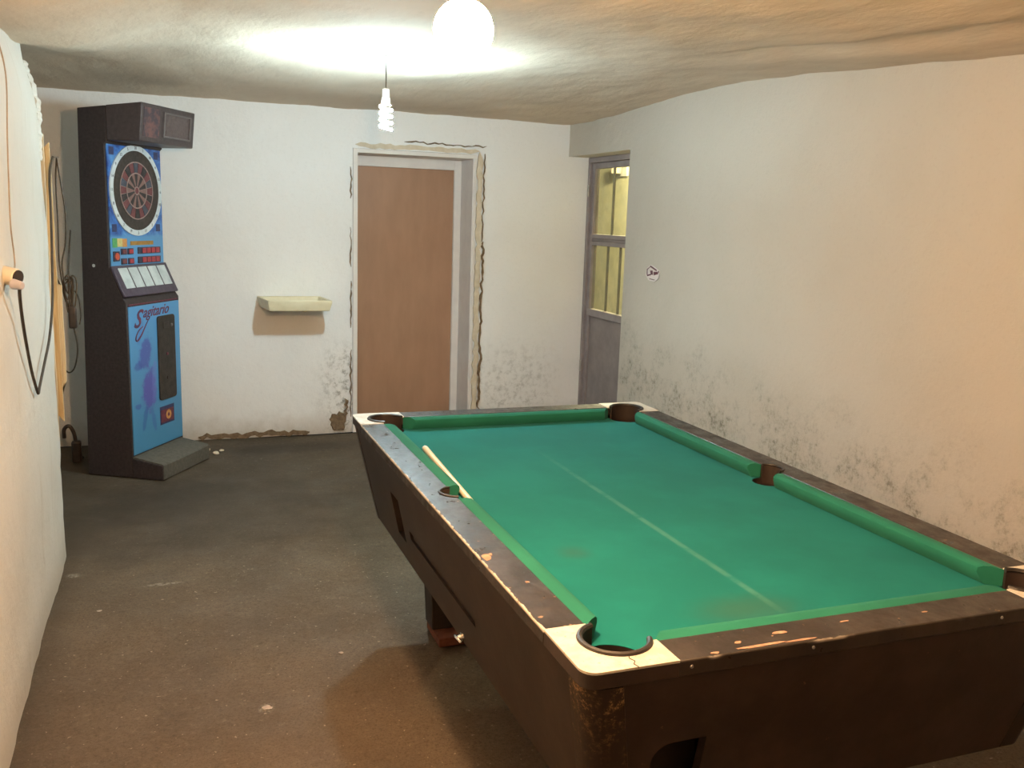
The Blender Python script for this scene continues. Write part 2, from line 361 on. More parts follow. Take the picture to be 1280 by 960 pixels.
def blue_door():
    m, nt, b = new_mat('blue door print', 0.4, 0, 0.4)
    v = coords(nt, 'Object'); s = sep(nt, v)
    c = mix(nt, smooth(nt, s[2], 0.1, 1.0), (0.065, 0.24, 0.44), (0.10, 0.31, 0.60))
    def ell(y, z, ry, rz, tilt=0.0):
        dy = mth(nt, 'SUBTRACT', mth(nt, 'SUBTRACT', s[1], y), mth(nt, 'MULTIPLY', mth(nt, 'SUBTRACT', s[2], z), tilt))
        ay = mth(nt, 'DIVIDE', dy, ry); az = mth(nt, 'DIVIDE', mth(nt, 'SUBTRACT', s[2], z), rz)
        d = mth(nt, 'SQRT', mth(nt, 'ADD', mth(nt, 'MULTIPLY', ay, ay), mth(nt, 'MULTIPLY', az, az)))
        d = mth(nt, 'ADD', d, mth(nt, 'MULTIPLY', mth(nt, 'SUBTRACT', nz(nt, v, 22, 4, 0.7), 0.5), 1.3))
        return smooth(nt, d, 1.05, 0.55)
    # a purple print of vague blotches down the door
    for y, z, ry, rz, t, k, col in ((0.16, 0.73, 0.075, 0.11, 0.3, 0.75, (0.075, 0.07, 0.36)), (0.09, 0.66, 0.05, 0.03, 0, 0.6, (0.05, 0.08, 0.36)),
                                    (0.19, 0.50, 0.085, 0.15, 0.1, 0.85, (0.10, 0.075, 0.40)), (0.07, 0.42, 0.04, 0.02, 0, 0.6, (0.05, 0.08, 0.36)),
                                    (0.14, 0.34, 0.03, 0.10, 0.25, 0.6, (0.03, 0.10, 0.36)), (0.23, 0.31, 0.025, 0.10, -0.2, 0.5, (0.05, 0.12, 0.4)),
                                    (0.25, 0.56, 0.03, 0.14, 0.1, 0.5, (0.16, 0.2, 0.55)), (0.12, 0.86, 0.025, 0.08, 0.4, 0.4, (0.06, 0.15, 0.45))):
        c = mix(nt, mth(nt, 'MULTIPLY', ell(y, z, ry, rz, t), k), c, col)
    hl = smooth(nt, nz(nt, v, 30, 4, 0.6), 0.66, 0.72)
    c = mix(nt, mth(nt, 'MULTIPLY', mth(nt, 'MULTIPLY', hl, ell(0.2, 0.58, 0.13, 0.25)), 0.6), c, (0.25, 0.45, 0.7))
    nt.links.new(c, b.inputs['Base Color'])
    return m
M['blue_door'] = blue_door()

def emit(name, col, strength):
    m = bpy.data.materials.new(name); m.use_nodes = True
    nt = m.node_tree; b = nt.nodes['Principled BSDF']
    b.inputs['Base Color'].default_value = (0.9, 0.9, 0.9, 1)
    b.inputs['Emission Color'].default_value = (*col, 1)
    b.inputs['Emission Strength'].default_value = strength
    return m
M['tube'] = emit('lit spiral tube', CFL_COL, CFL_STRENGTH)
M['bulb'] = emit('lit warm bulb', BULB_COL, BULB_STRENGTH)

def glass_mat():
    m = bpy.data.materials.new('dusty window glass'); m.use_nodes = True
    nt = m.node_tree; b = nt.nodes['Principled BSDF']
    b.inputs['Roughness'].default_value = 0.08
    b.inputs['Base Color'].default_value = (0.55, 0.53, 0.42, 1)
    tr = nt.nodes.new('ShaderNodeBsdfTransparent'); tr.inputs[0].default_value = (0.95, 0.95, 0.88, 1)
    mx = nt.nodes.new('ShaderNodeMixShader')
    v = coords(nt, 'Object')
    nt.links.new(ramp(nt, nz(nt, v, 9, 5, 0.6), [(0.3, 0.06), (0.7, 0.22)]), mx.inputs[0])
    nt.links.new(tr.outputs[0], mx.inputs[1]); nt.links.new(b.outputs[0], mx.inputs[2])
    nt.links.new(mx.outputs[0], nt.nodes['Material Output'].inputs[0])
    return m
M['glass'] = glass_mat()

# ------------------------------------------------------------------ mesh helpers
def tag(o, label=None, cat=None, group=None, kind=None):
    if label: o['label'] = label
    if cat: o['category'] = cat
    if group: o['group'] = group
    if kind: o['kind'] = kind
    return o

def thing(name, label, cat, loc=(0, 0, 0), rz=0.0, group=None):
    o = bpy.data.objects.new(name, None); COL.objects.link(o)
    o.empty_display_size = 0.1
    o.location = loc; o.rotation_euler = (0, 0, rz)
    return tag(o, label, cat, group)

def obj(name, bm, mat, parent=None, shade=True, bev=0.0):
    bmesh.ops.recalc_face_normals(bm, faces=bm.faces)
    me = bpy.data.meshes.new(name)
    bm.to_mesh(me); bm.free()
    mats = mat if isinstance(mat, (list, tuple)) else [mat]
    for m in mats: me.materials.append(M[m] if isinstance(m, str) else m)
    o = bpy.data.objects.new(name, me); COL.objects.link(o)
    if parent: o.parent = parent
    if shade:
        for p in me.polygons: p.use_smooth = True
        me.set_sharp_from_angle(angle=math.radians(38))
    if bev:
        b = o.modifiers.new('bevel', 'BEVEL'); b.width = bev; b.segments = 2; b.limit_method = 'ANGLE'; b.angle_limit = math.radians(40)
    return o

def box(bm, x0, x1, y0, y1, z0, z1):
    vs = [bm.verts.new((x, y, z)) for z in (z0, z1) for x, y in ((x0, y0), (x1, y0), (x1, y1), (x0, y1))]
    for f in ((0, 3, 2, 1), (4, 5, 6, 7), (0, 1, 5, 4), (1, 2, 6, 5), (2, 3, 7, 6), (3, 0, 4, 7)):
        bm.faces.new([vs[i] for i in f])
    return vs

def boxbm(*a):
    bm = bmesh.new(); box(bm, *a); return bm

def loft(bm, rings, cap0=True, cap1=True, closed=True):
    R = [[bm.verts.new(p) for p in r] for r in rings]
    n = len(R[0])
    for a, b in zip(R, R[1:]):
        for i in range(n if closed else n - 1):
            j = (i + 1) % n
            bm.faces.new((a[i], a[j], b[j], b[i]))
    if cap0: bm.faces.new(R[0][::-1])
    if cap1: bm.faces.new(R[-1])
    return R

def prism_z(poly, z0, z1):
    bm = bmesh.new()
    loft(bm, [[(x, y, z0) for x, y in poly], [(x, y, z1) for x, y in poly]])
    return bm

def cyl(bm, c, axis, r0, r1, length, n=20, cap=True):
    axis = Vector(axis).normalized()
    a = axis.orthogonal().normalized(); b = axis.cross(a)
    c = Vector(c)
    rings = []
    for r, t in ((r0, 0), (r1, length)):
        rings.append([c + axis * t + (a * math.cos(2 * PI * i / n) + b * math.sin(2 * PI * i / n)) * r for i in range(n)])
    loft(bm, rings, cap, cap)

def cylbm(*a, **k):
    bm = bmesh.new(); cyl(bm, *a, **k); return bm

def catmull(pts, k=8):
    P = [Vector(p) for p in pts]
    P = [2 * P[0] - P[1]] + P + [2 * P[-1] - P[-2]]
    out = []
    for i in range(1, len(P) - 2):
        for j in range(k):
            t = j / k
            a, b, c, d = P[i - 1], P[i], P[i + 1], P[i + 2]
            out.append(0.5 * ((2 * b) + (c - a) * t + (2 * a - 5 * b + 4 * c - d) * t * t + (3 * b - a - 3 * c + d) * t ** 3))
    out.append(P[-2])
    return out

def tube(bm, pts, r, n=8, k=8, smooth_=True):
    P = catmull(pts, k) if smooth_ else [Vector(p) for p in pts]
    rr = r if callable(r) else (lambda t: r)
    rings = []
    nrm = None
    for i, p in enumerate(P):
        t = (P[min(i + 1, len(P) - 1)] - P[max(i - 1, 0)]).normalized()
        nrm = t.orthogonal().normalized() if nrm is None else (nrm - t * nrm.dot(t)).normalized()
        b = t.cross(nrm)
        q = rr(i / (len(P) - 1))
        rings.append([p + (nrm * math.cos(2 * PI * j / n) + b * math.sin(2 * PI * j / n)) * q for j in range(n)])
    loft(bm, rings)

def tubebm(*a, **k):
    bm = bmesh.new(); tube(bm, *a, **k); return bm

def fbm(p, s, o=4):
    return noise.fractal(Vector(p) * s, 0.8, 2.0, o)

def sstep(x, a, b):
    t = max(0, min(1, (x - a) / (b - a))); return t * t * (3 - 2 * t)

def frange(a, b, step, must=()):
    n = max(1, round((b - a) / step))
    v = [a + (b - a) * i / n for i in range(n + 1)]
    for m in must:
        v = [x for x in v if abs(x - m) > step * 0.35 or x in (a, b)] + [m]
    return sorted(set(v))

def wall_grid(us, zs, fn, skip=lambda u, z: False, bm=None):
    """grid over (u, z); fn(u, z) -> point; skip(u_mid, z_mid) leaves a hole"""
    bm = bm or bmesh.new()
    V = {}
    def vert(i, j):
        if (i, j) not in V: V[i, j] = bm.verts.new(fn(us[i], zs[j]))
        return V[i, j]
    for i in range(len(us) - 1):
        for j in range(len(zs) - 1):
            if skip((us[i] + us[i + 1]) / 2, (zs[j] + zs[j + 1]) / 2): continue
            bm.faces.new((vert(i, j), vert(i + 1, j), vert(i + 1, j + 1), vert(i, j + 1)))
    return bm

def apply_bool(o, cutters, op='DIFFERENCE'):
    for c in cutters:
        m = o.modifiers.new('cut', 'BOOLEAN'); m.object = c; m.operation = op; m.solver = 'EXACT'
    dg = bpy.context.evaluated_depsgraph_get(); dg.update()
    me = bpy.data.meshes.new_from_object(o.evaluated_get(dg))
    o.modifiers.clear()
    o.data = me
    for c in cutters:
        d = c.data; bpy.data.objects.remove(c); bpy.data.meshes.remove(d)

def text_mesh(name, body, size, mat, parent, matrix, shear=0.0, ext=0.0008, align='LEFT', bold=0.0):
    cu = bpy.data.curves.new(name, 'FONT')
    cu.body = body; cu.size = size; cu.shear = shear; cu.extrude = ext; cu.align_x = align; cu.offset = bold
    cu.resolution_u = 3
    t = bpy.data.objects.new(name, cu); COL.objects.link(t)
    dg = bpy.context.evaluated_depsgraph_get(); dg.update()
    me = bpy.data.meshes.new_from_object(t.evaluated_get(dg))
    bpy.data.objects.remove(t); bpy.data.curves.remove(cu)
    me.transform(matrix)
    me.materials.clear(); me.materials.append(M[mat])
    if parent is None: return me
    o = bpy.data.objects.new(name, me); COL.objects.link(o); o.parent = parent
    return o

# ------------------------------------------------------------------ the room
XL, XR, YB, YF = -1.14, 2.25, 5.30, -2.6
XA = -1.75          # far side of the recess behind the left wall
YE = 3.2            # where the left wall ends
def ceil_z(x, y):
    z = 2.238 + 0.110 * sstep(y, 0.9, 3.2) - 0.038 * sstep(y, 3.4, 5.3)
    z -= 0.12 * sstep(-x, 0.55, 1.12) * (1 - sstep(y, 2.9, 4.2))
    z += 0.022 * fbm((x, y, 0.3), 0.7, 3) + 0.005 * fbm((x * 2.2, y, 4.1), 3.5, 4)
    # a trowelled step running towards the right wall
    d = (x - 1.5) * 0.99 + (y - 2.342) * 0.17
    along = 1 - sstep(y, 1.7, 2.7)
    z += 0.022 * sstep(d, -0.02, 0.02) * along * (1 - sstep(d, 0.12, 0.3))
    return z
bm = wall_grid(frange(XA, XR + 0.02, 0.045), frange(YF, YB + 0.05, 0.045), lambda x, y: (x, y, ceil_z(x, y)))
tag(obj('ceiling', bm, 'ceiling'), kind='structure')
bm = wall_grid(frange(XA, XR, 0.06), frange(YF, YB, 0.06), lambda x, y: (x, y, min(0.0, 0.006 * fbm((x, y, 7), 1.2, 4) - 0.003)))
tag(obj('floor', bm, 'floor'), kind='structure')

DX0, DX1, DZ = 0.584, 1.500, 2.05       # hole in the back wall for the door
def back_pt(x, z):
    e = min(abs(x - DX0), abs(x - DX1)) if z < DZ + 0.1 else abs(z - DZ)
    k = sstep(e, 0.0, 0.12)
    return (x, YB - k * max(0.0, 0.012 + 0.012 * fbm((x, 1, z), 1.6, 4)) + 0.006, z)
bm = wall_grid(frange(XA, 2.5, 0.05, (DX0, DX1)), frange(0, 2.42, 0.05, (DZ,)), back_pt,
               lambda u, z: DX0 < u < DX1 and z < DZ)
wall_back = tag(obj('wall_back', bm, 'wall_back'), kind='structure')

OY, OZ, XD = 4.31, 2.075, 2.42         # opening in the right wall
def right_pt(y, z):
    k = sstep(abs(y - OY) if z < OZ + 0.1 else 1, 0.0, 0.1)
    return (XR - k * max(0.0, 0.006 + 0.012 * fbm((3, y, z), 1.4, 4)), y, z)
bm = wall_grid(frange(YF, YB, 0.06, (OY,)), frange(0, 2.42, 0.06, (OZ,)), right_pt, lambda u, z: u > OY and z < OZ)
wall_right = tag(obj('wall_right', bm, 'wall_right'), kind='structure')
bm = bmesh.new()
box(bm, XR + 0.004, XD + 0.09, OY - 0.06, OY, 0, OZ + 0.06)
box(bm, XR + 0.004, XD + 0.09, OY - 0.06, YB + 0.03, OZ, OZ + 0.06)
tag(obj('trim_1', bm, 'reveal', bev=0.006), kind='structure')

def left_path():
    p = [(XL, y) for y in frange(YF, YE - 0.06, 0.06)]
    p += [(XL - 0.03 * (1 - math.cos(a)), YE - 0.05 + 0.05 * math.sin(a)) for a in (0.4, 0.8, 1.2, PI / 2)]
    p += [(x, YE) for x in frange(XA, XL - 0.08, 0.09)[::-1]]
    return p
LP = left_path()
def left_pt(i, z):
    x, y = LP[int(i)]
    k = 0.014 * fbm((5, y + x, z), 1.3, 4) - 0.012 * sstep(z, 0.5, 2.0)
    top = 0.05 * sstep(z, 2.0, 2.25)
    return (x + k - top, y + 0.01 * fbm((x, 2, z), 5, 3) * (1 if y > 3.0 else 0) - (0.02 * sstep(z, 1.9, 2.2) if y > 3.0 else 0), z)
bm = wall_grid(list(range(len(LP))), frange(0, 2.36, 0.06), left_pt)
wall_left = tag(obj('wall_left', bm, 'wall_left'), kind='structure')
bm = wall_grid(frange(YE, YB, 0.2), frange(0, 2.4, 0.2), lambda y, z: (XA, y, z))
tag(obj('wall_recess', bm, 'wall_left'), kind='structure')
bm = wall_grid(frange(XA, XR, 0.3), frange(0, 2.4, 0.3), lambda x, z: (x, YF, z))
tag(obj('wall_front', bm, 'wall_left'), kind='structure')

# torn plaster along the corner where the left wall ends
rnd = random.Random(31)
bm = bmesh.new()
zs_ = frange(1.78, 2.19, 0.012)
ra = []; rb = []
for i_, z in enumerate(zs_):
    k = 0.25 if i_ in (0, len(zs_) - 1) else 1
    o_ = XL - 0.017 - 0.05 * sstep(z, 2.0, 2.25) + k * (0.5 * rnd.uniform(0.0, 0.014) + 0.5 * abs(fbm((1, z, 3), 14, 3)) * 0.02)
    ra.append(o_); rb.append(YE + 0.002 + rnd.uniform(0.006, 0.014))
R = [[bm.verts.new(p) for p in r] for r in ([(o - 0.09, YE - 0.02, z) for o, z in zip(ra, zs_)], [(o - 0.012, YE - 0.03, z) for o, z in zip(ra, zs_)],
     [(o, y, z) for o, y, z in zip(ra, rb, zs_)], [(o - 0.02, y + 0.008, z) for o, y, z in zip(ra, rb, zs_)], [(o - 0.09, YE + 0.004, z) for o, z in zip(ra, zs_)])]
for a_, b_ in zip(R, R[1:]):
    for i_ in range(len(zs_) - 1): bm.faces.new((a_[i_], a_[i_ + 1], b_[i_ + 1], b_[i_]))
obj('torn_plaster', bm, 'wall_left', wall_left, shade=False)

# bare mortar and filler around the back door, and along the foot of the back wall
def ragged(pts, w0, w1, y, depth, seed, name, mat, axis='z'):
    """a strip of broken plaster edge: a ragged ribbon along pts (x, z)"""
    rnd = random.Random(seed)
    bm = bmesh.new()
    a = []; b = []
    n = len(pts)
    for i, (x, z) in enumerate(pts):
        wa, wb = rnd.uniform(w0, w1) / 2, rnd.uniform(w0, w1) / 2
        if i in (0, n - 1): wa = wb = 0.001
        if axis == 'z': a.append((x - wa, y, z)); b.append((x + wb, y, z))
        else: a.append((x, y, z - wa)); b.append((x, y, z + wb))
    front = [(p[0], p[1] - depth, p[2]) for p in a], [(p[0], p[1] - depth, p[2]) for p in b]
    R = [[bm.verts.new(p) for p in r] for r in (a, front[0], front[1], b)]
    for r0, r1 in zip(R, R[1:]):
        for i in range(n - 1): bm.faces.new((r0[i], r0[i + 1], r1[i + 1], r1[i]))
    return obj(name, bm, mat, wall_back, shade=False)
def wander(f0, t0, t1, n, amp, seed, axis):
    rnd = random.Random(seed); out = []
    for i in range(n + 1):
        t = t0 + (t1 - t0) * i / n
        o = f0 + rnd.uniform(-amp, amp)
        out.append((o, t) if axis == 'z' else (t, o))
    return out
ragged(wander(DX1 + 0.022, 0.05, 2.07, 60, 0.006, 1, 'z'), 0.022, 0.05, YB - 0.004, 0.014, 21, 'filler_plaster', 'patch')
ragged(wander(DX1 + 0.058, 0.10, 1.42, 46, 0.010, 2, 'z'), 0.004, 0.024, YB - 0.006, 0.010, 22, 'broken_plaster_edge', 'mortar')
ragged(wander(DX1 + 0.056, 1.42, 2.06, 20, 0.008, 3, 'z'), 0.002, 0.012, YB - 0.006, 0.010, 23, 'broken_plaster_edge', 'mortar')
for q_, (za_, zb2) in enumerate(((0.12, 0.62), (0.78, 1.12), (1.22, 1.5), (1.7, 1.92))):
    ragged(wander(DX0 - 0.014, za_, zb2, max(8, int((zb2 - za_) / 0.03)), 0.005, 40 + q_, 'z'), 0.001, 0.013, YB - 0.004, 0.010, 50 + q_, 'broken_plaster_edge', 'mortar')
ragged(wander(DZ + 0.06, 0.95, 1.57, 22, 0.008, 5, 'x'), 0.003, 0.014, YB - 0.006, 0.010, 25, 'broken_plaster_edge', 'mortar', 'x')
ragged(wander(DZ + 0.022, 0.6, 1.52, 26, 0.005, 6, 'x'), 0.02, 0.04, YB - 0.004, 0.010, 26, 'filler_plaster', 'patch', 'x')
ragged(wander(0.025, -0.5, 0.27, 26, 0.008, 7, 'x'), 0.012, 0.05, YB - 0.008, 0.012, 27, 'broken_plaster_edge', 'mortar', 'x')
bm = bmesh.new()
rnd = random.Random(5)
ring = []
for i in range(22):
    a = 2 * PI * i / 22; k = rnd.uniform(0.75, 1.15)
    ring.append((0.475 + 0.062 * k * math.cos(a), 0.085 + 0.075 * k * math.sin(a)))
loft(bm, [[(x, YB - 0.002, z) for x, z in ring], [(0.475 + (x - 0.475) * 0.9, YB - 0.022, 0.085 + (z - 0.085) * 0.9) for x, z in ring]], True, True)
obj('bare_mortar_patch', bm, 'mortar', wall_back, shade=False)
ragged(wander(0.535, 0.10, 0.26, 10, 0.012, 9, 'z'), 0.004, 0.03, YB - 0.006, 0.012, 28, 'broken_plaster_edge', 'mortar')
ragged(wander(0.04, 1.56, 1.75, 8, 0.012, 10, 'x'), 0.006, 0.03, YB - 0.006, 0.012, 29, 'broken_plaster_edge', 'mortar', 'x')

# ------------------------------------------------------------------ brown door in the back wall
d1 = tag(thing('door_1', None, None, ((DX0 + DX1) / 2, YB + 0.3, 0)), 'plain reddish brown door set deep in a pale frame', None, kind='structure')
def dpart(name, mat, *b, bev=0.002):
    cx, cy = (DX0 + DX1) / 2, YB + 0.3
    x0, x1, y0, y1, z0, z1 = b
    return obj(name, boxbm(x0 - cx, x1 - cx, y0 - cy, y1 - cy, z0, z1), mat, d1, bev=bev)
dpart('door_leaf', 'door', 0.635, 1.425, 5.612, 5.65, 0.004, 1.955)
dpart('jamb', 'jamb_grey', DX0 + 0.001, DX0 + 0.034, YB - 0.004, 5.66, 0, DZ - 0.03)
dpart('jamb', 'jamb_grey', DX1 - 0.028, DX1 - 0.001, YB - 0.004, 5.66, 0, DZ - 0.03)
dpart('jamb_head', 'jamb', DX0 + 0.001, DX1 - 0.001, YB - 0.004, 5.66, DZ - 0.03, DZ - 0.001)
dpart('jamb_edge', 'jamb', DX0 + 0.001, DX0 + 0.034, YB - 0.010, YB - 0.004, 0, DZ - 0.002)
dpart('jamb_edge', 'jamb', DX1 - 0.020, DX1 - 0.001, YB - 0.010, YB - 0.004, 0, DZ - 0.002)
dpart('door_stop', 'jamb', 1.418, 1.472, 5.585, 5.611, 0, 2.0195)
dpart('door_stop', 'jamb', 0.618, 0.665, 5.585, 5.611, 0, 2.0195)
dpart('door_stop', 'jamb', 0.665, 1.418, 5.585, 5.611, 1.945, 2.0195)

# ------------------------------------------------------------------ glazed steel door in the right wall's opening
Y0, Y1 = OY + 0.005, YB - 0.012
d2 = tag(thing('door_2', None, None, (XD + 0.02, (Y0 + Y1) / 2, 0)), 'grey steel door with two glazed fields above a sheet panel', None, kind='structure')
def mpart(name, mat, *b, parent=None, bev=0.003):
    x0, x1, y0, y1, z0, z1 = b
    cy = (Y0 + Y1) / 2
    return obj(name, boxbm(x0 - XD - 0.02, x1 - XD - 0.02, y0 - cy, y1 - cy, z0, z1), mat, parent or d2, bev=bev)
mpart('door_frame', 'metal_door', XD - 0.02, XD + 0.05, Y1 - 0.035, Y1, 0, OZ - 0.002)
mpart('door_frame', 'metal_door', XD - 0.02, XD + 0.05, Y0, Y0 + 0.035, 0, OZ - 0.002)
mpart('door_frame', 'metal_door', XD - 0.02, XD + 0.05, Y0 + 0.035, Y1 - 0.035, OZ - 0.04, OZ - 0.002)
mpart('stile', 'metal_door', XD, XD + 0.045, Y1 - 0.085, Y1 - 0.037, 0.01, OZ - 0.042)
mpart('stile', 'metal_door', XD, XD + 0.045, Y0 + 0.037, Y0 + 0.085, 0.01, OZ - 0.042)
ya, yb = Y0 + 0.085, Y1 - 0.085
mpart('door_rail', 'metal_door', XD, XD + 0.045, ya, yb, OZ - 0.085, OZ - 0.042)
for z0, z1 in ((1.415, 1.445), (1.47, 1.50)): mpart('door_rail', 'metal_door', XD - 0.006, XD + 0.045, ya, yb, z0, z1)
mpart('door_rail', 'metal_panel', XD + 0.006, XD + 0.04, ya, yb, 1.445, 1.47)
mpart('door_rail', 'metal_door', XD - 0.008, XD + 0.045, ya, yb, 0.87, 0.925)
mpart('door_rail', 'metal_door', XD, XD + 0.045, ya, yb, 0.01, 0.09)
mpart('sheet_panel', 'metal_panel', XD + 0.014, XD + 0.03, ya, yb, 0.09, 0.87)
mpart('pane', 'glass', XD + 0.02, XD + 0.025, ya, yb, 1.50, OZ - 0.085)
mpart('pane', 'glass', XD + 0.02, XD + 0.025, ya, yb, 0.925, 1.415)
for y in (4.94, 4.68): mpart('grille_bar', 'bar', XD + 0.03, XD + 0.045, y - 0.011, y + 0.011, 1.50, OZ - 0.085)
for y in (4.985, 4.78, 4.58): mpart('grille_bar', 'bar', XD + 0.03, XD + 0.045, y - 0.010, y + 0.010, 0.925, 1.415)
for z in (1.78, 0.42):
    mpart('hinge', 'steel', XD - 0.032, XD - 0.02, Y1 - 0.045, Y1 - 0.022, z, z + 0.09)
# the yard behind it
tag(obj('wall_yard', boxbm(3.5, 3.6, 2.6, 8.4, 0, 3.0), 'yard'), kind='structure')
tag(obj('floor_yard', boxbm(2.56, 3.5, 2.6, 8.4, -0.05, -0.002), 'yard_floor'), kind='structure')
yl = thing('yard_lamp', 'bright lamp on the yellow yard wall seen through the top pane', 'lamp', (3.5, 6.82, 2.10))
obj('backplate', boxbm(-0.03, -0.001, -0.08, 0.08, -0.07, 0.06), 'fixture', yl, bev=0.004)
obj('shade', cylbm((-0.10, 0, -0.045), (0, 0, 1), 0.05, 0.06, 0.09, 16), 'cream', yl)
obj('bracket', boxbm(-0.11, -0.03, -0.012, 0.012, 0.045, 0.06), 'bar', yl)
ld = bpy.data.lights.new('yard_light', 'POINT'); ld.energy = YARD_WATTS; ld.color = (1.0, 0.90, 0.56); ld.shadow_soft_size = 0.08
lo = bpy.data.objects.new('yard_light', ld); COL.objects.link(lo); lo.location = (2.95, 5.6, 2.35)

# ------------------------------------------------------------------ lamps
LX_, LY_, LZ_ = 0.34, 3.15, 2.07
fl = thing('energy_saving_bulb', 'dazzling cool white spiral bulb hanging from the ceiling before the brown door', 'lamp', (LX_, LY_, LZ_))
_hel = [(0.027 * math.cos(a * 0.5), 0.027 * math.sin(a * 0.5), -0.07 + 0.105 * a / 44) for a in range(45)]
obj('spiral_tube', tubebm(_hel, 0.0065, 6, 1), 'tube', fl)
obj('bulb_base', cylbm((0, 0, 0.040), (0, 0, 1), 0.024, 0.019, 0.035, 18), 'fixture', fl)
obj('bulb_socket', cylbm((0, 0, 0.075), (0, 0, 1), 0.018, 0.016, 0.04, 16), 'fixture', fl)
obj('flex', cylbm((0, 0, 0.115), (0, 0, 1), 0.003, 0.003, ceil_z(LX_, LY_) - LZ_ - 0.115, 8), 'cord', fl)
bl = thing('pendant_bulb', 'dazzling warm globe bulb hanging from the ceiling over the pool table', 'lamp', (-0.185, 0.20, 1.905))
bmb = bmesh.new()
bmesh.ops.create_uvsphere(bmb, u_segments=24, v_segments=16, radius=0.05)
obj('bulb', bmb, 'bulb', bl)
obj('bulb_socket', cylbm((0, 0, 0.047), (0, 0, 1), 0.016, 0.018, 0.06, 14), 'plug', bl)
obj('flex', cylbm((0, 0, 0.107), (0, 0, 1), 0.003, 0.003, ceil_z(-0.185, 0.20) - 1.905 - 0.107, 8), 'cord', bl)

# ------------------------------------------------------------------ pool table
TZ, BZ = 0.82, 0.775
RW = 0.088
pt = thing('pool_table', 'worn black pool table with green baize and white corner plates', 'pool table', (0, 0, 0))
def arc(cx, cy, r, a0, a1, n):
    return [(cx + r * math.cos(a0 + (a1 - a0) * i / n), cy + r * math.sin(a0 + (a1 - a0) * i / n)) for i in range(n + 1)]
PC, PR = 0.114, 0.070                # corner pocket centre offset and radius
MC, MR = 0.098, 0.050                # side pocket
def fx(poly): return [(TW - x, y) for x, y in poly][::-1]
def fy(poly): return [(x, TL - y) for x, y in poly][::-1]
CP = 0.19
am = math.acos((RW - MC) / MR)
left = [(0, CP), (RW, CP)] + [(MC + MR * math.cos(2 * PI - am - (2 * PI - 2 * am) * i / 14), TL / 2 + MR * math.sin(2 * PI - am - (2 * PI - 2 * am) * i / 14)) for i in range(15)] + [(RW, TL - CP), (0, TL - CP)]
front = [(CP, 0), (TW - CP, 0), (TW - CP, RW), (CP, RW)]
for poly in (left, fx(left), front, fy(front)):
    obj('rail', prism_z(poly, TZ - 0.032, TZ), 'rail', pt, bev=0.003)
aa = math.asin((RW - PC) / PR)       # where the pocket arc meets y = RW
RC = 0.03
plate = [(CP, 0), (CP, RW)] + arc(PC, PC, PR, aa, -PI - aa + PI / 2 - PI / 2 - 0.0, 1)[:1]
a_start, a_end = aa, -PI - (PI / 2 + aa) + PI / 2 * 0
# go clockwise from the point on y = RW to the point on x = RW
a_end = -(PI + PI / 2) - aa + 0.0
plate = [(CP, 0), (CP, RW)] + arc(PC, PC, PR, a_start, a_end, 20) + [(RW, CP), (0, CP)] + arc(RC, RC, RC, PI, 1.5 * PI, 6)
pl = [plate, fx(plate), fy(plate), fx(fy(plate))]
for poly in pl:
    obj('corner_plate', prism_z(poly, TZ - 0.003, TZ + 0.0015), 'plate', obj('corner_block', prism_z(poly, TZ - 0.032, TZ - 0.003), 'cabinet', pt, bev=0.002))
# crack across the nearest plate
ck = [(0.104, 0.0), (0.101, 0.012), (0.108, 0.022), (0.103, 0.034), (0.107, 0.044)]
bm = bmesh.new()
loft(bm, [[(x, y, TZ - 0.002), (x + 0.0022, y, TZ - 0.002), (x + 0.0022, y, TZ + 0.0021), (x, y, TZ + 0.0021)] for x, y in ck])
obj('plate_crack', bm, 'leather', pt, shade=False)
# bed
bed = []
e = 0.092
def corner_cut(): return arc(PC, PC, PR, PI / 2 + math.acos(min(1, (PR ** 2 - 0) and math.sqrt(max(0, PR ** 2 - (PC - e) ** 2)) / PR)), 0, 1)
ci = math.acos((e - PC) / PR)        # angle at which the arc crosses x = e (upper)
c_arc = arc(PC, PC, PR, ci, PI / 2 - ci, 12)      # from x = e round the inside to y = e
mi = math.acos((e - MC) / MR)
bed_l = [(e, TL / 2 + MR * math.sin(mi))] + arc(MC, TL / 2, MR, mi, -mi, 12)[1:]
def rot_bed():
    q = []
    q += bed_l                                    # down the left side
    q += c_arc                                    # front left corner
    q += [(TW - x, y) for x, y in c_arc[::-1]]    # front right
    q += [(TW - x, y) for x, y in bed_l[::-1]]
    q += [(TW - x, TL - y) for x, y in c_arc]
    q += [(x, TL - y) for x, y in c_arc[::-1]]
    return q
bed_obj = obj('playing_bed', prism_z(rot_bed(), BZ - 0.02, BZ), 'cloth', pt)
# cushions: section (offset from the rail, height)
SEC = [(0.0, TZ - 0.002), (0.020, TZ + 0.002), (0.034, TZ), (0.042, TZ - 0.006), (0.043, TZ - 0.016), (0.036, BZ + 0.012), (0.030, BZ + 0.001), (0.0, BZ + 0.001)]
def cushion(s0, s1, k0, k1, mp):
    bm = bmesh.new()
    n = 10
    rings = []
    for i in range(n + 1):
        t = i / n
        rings.append([mp(s0 + k0 * o + (s1 - k1 * o - s0 - k0 * o) * t, o, z) for o, z in SEC])
    loft(bm, rings)
    return obj('cushion', bm, 'cushion', pt)
ms = MR + 0.006
cushion(CP - 0.004, TL / 2 - ms, 0.9, 0.35, lambda s, o, z: (RW + o, s, z))
cushion(TL / 2 + ms, TL - CP + 0.004, 0.35, 0.9, lambda s, o, z: (RW + o, s, z))
cushion(CP - 0.004, TL / 2 - ms, 0.9, 0.35, lambda s, o, z: (TW - RW - o, s, z))
cushion(TL / 2 + ms, TL - CP + 0.004, 0.35, 0.9, lambda s, o, z: (TW - RW - o, s, z))
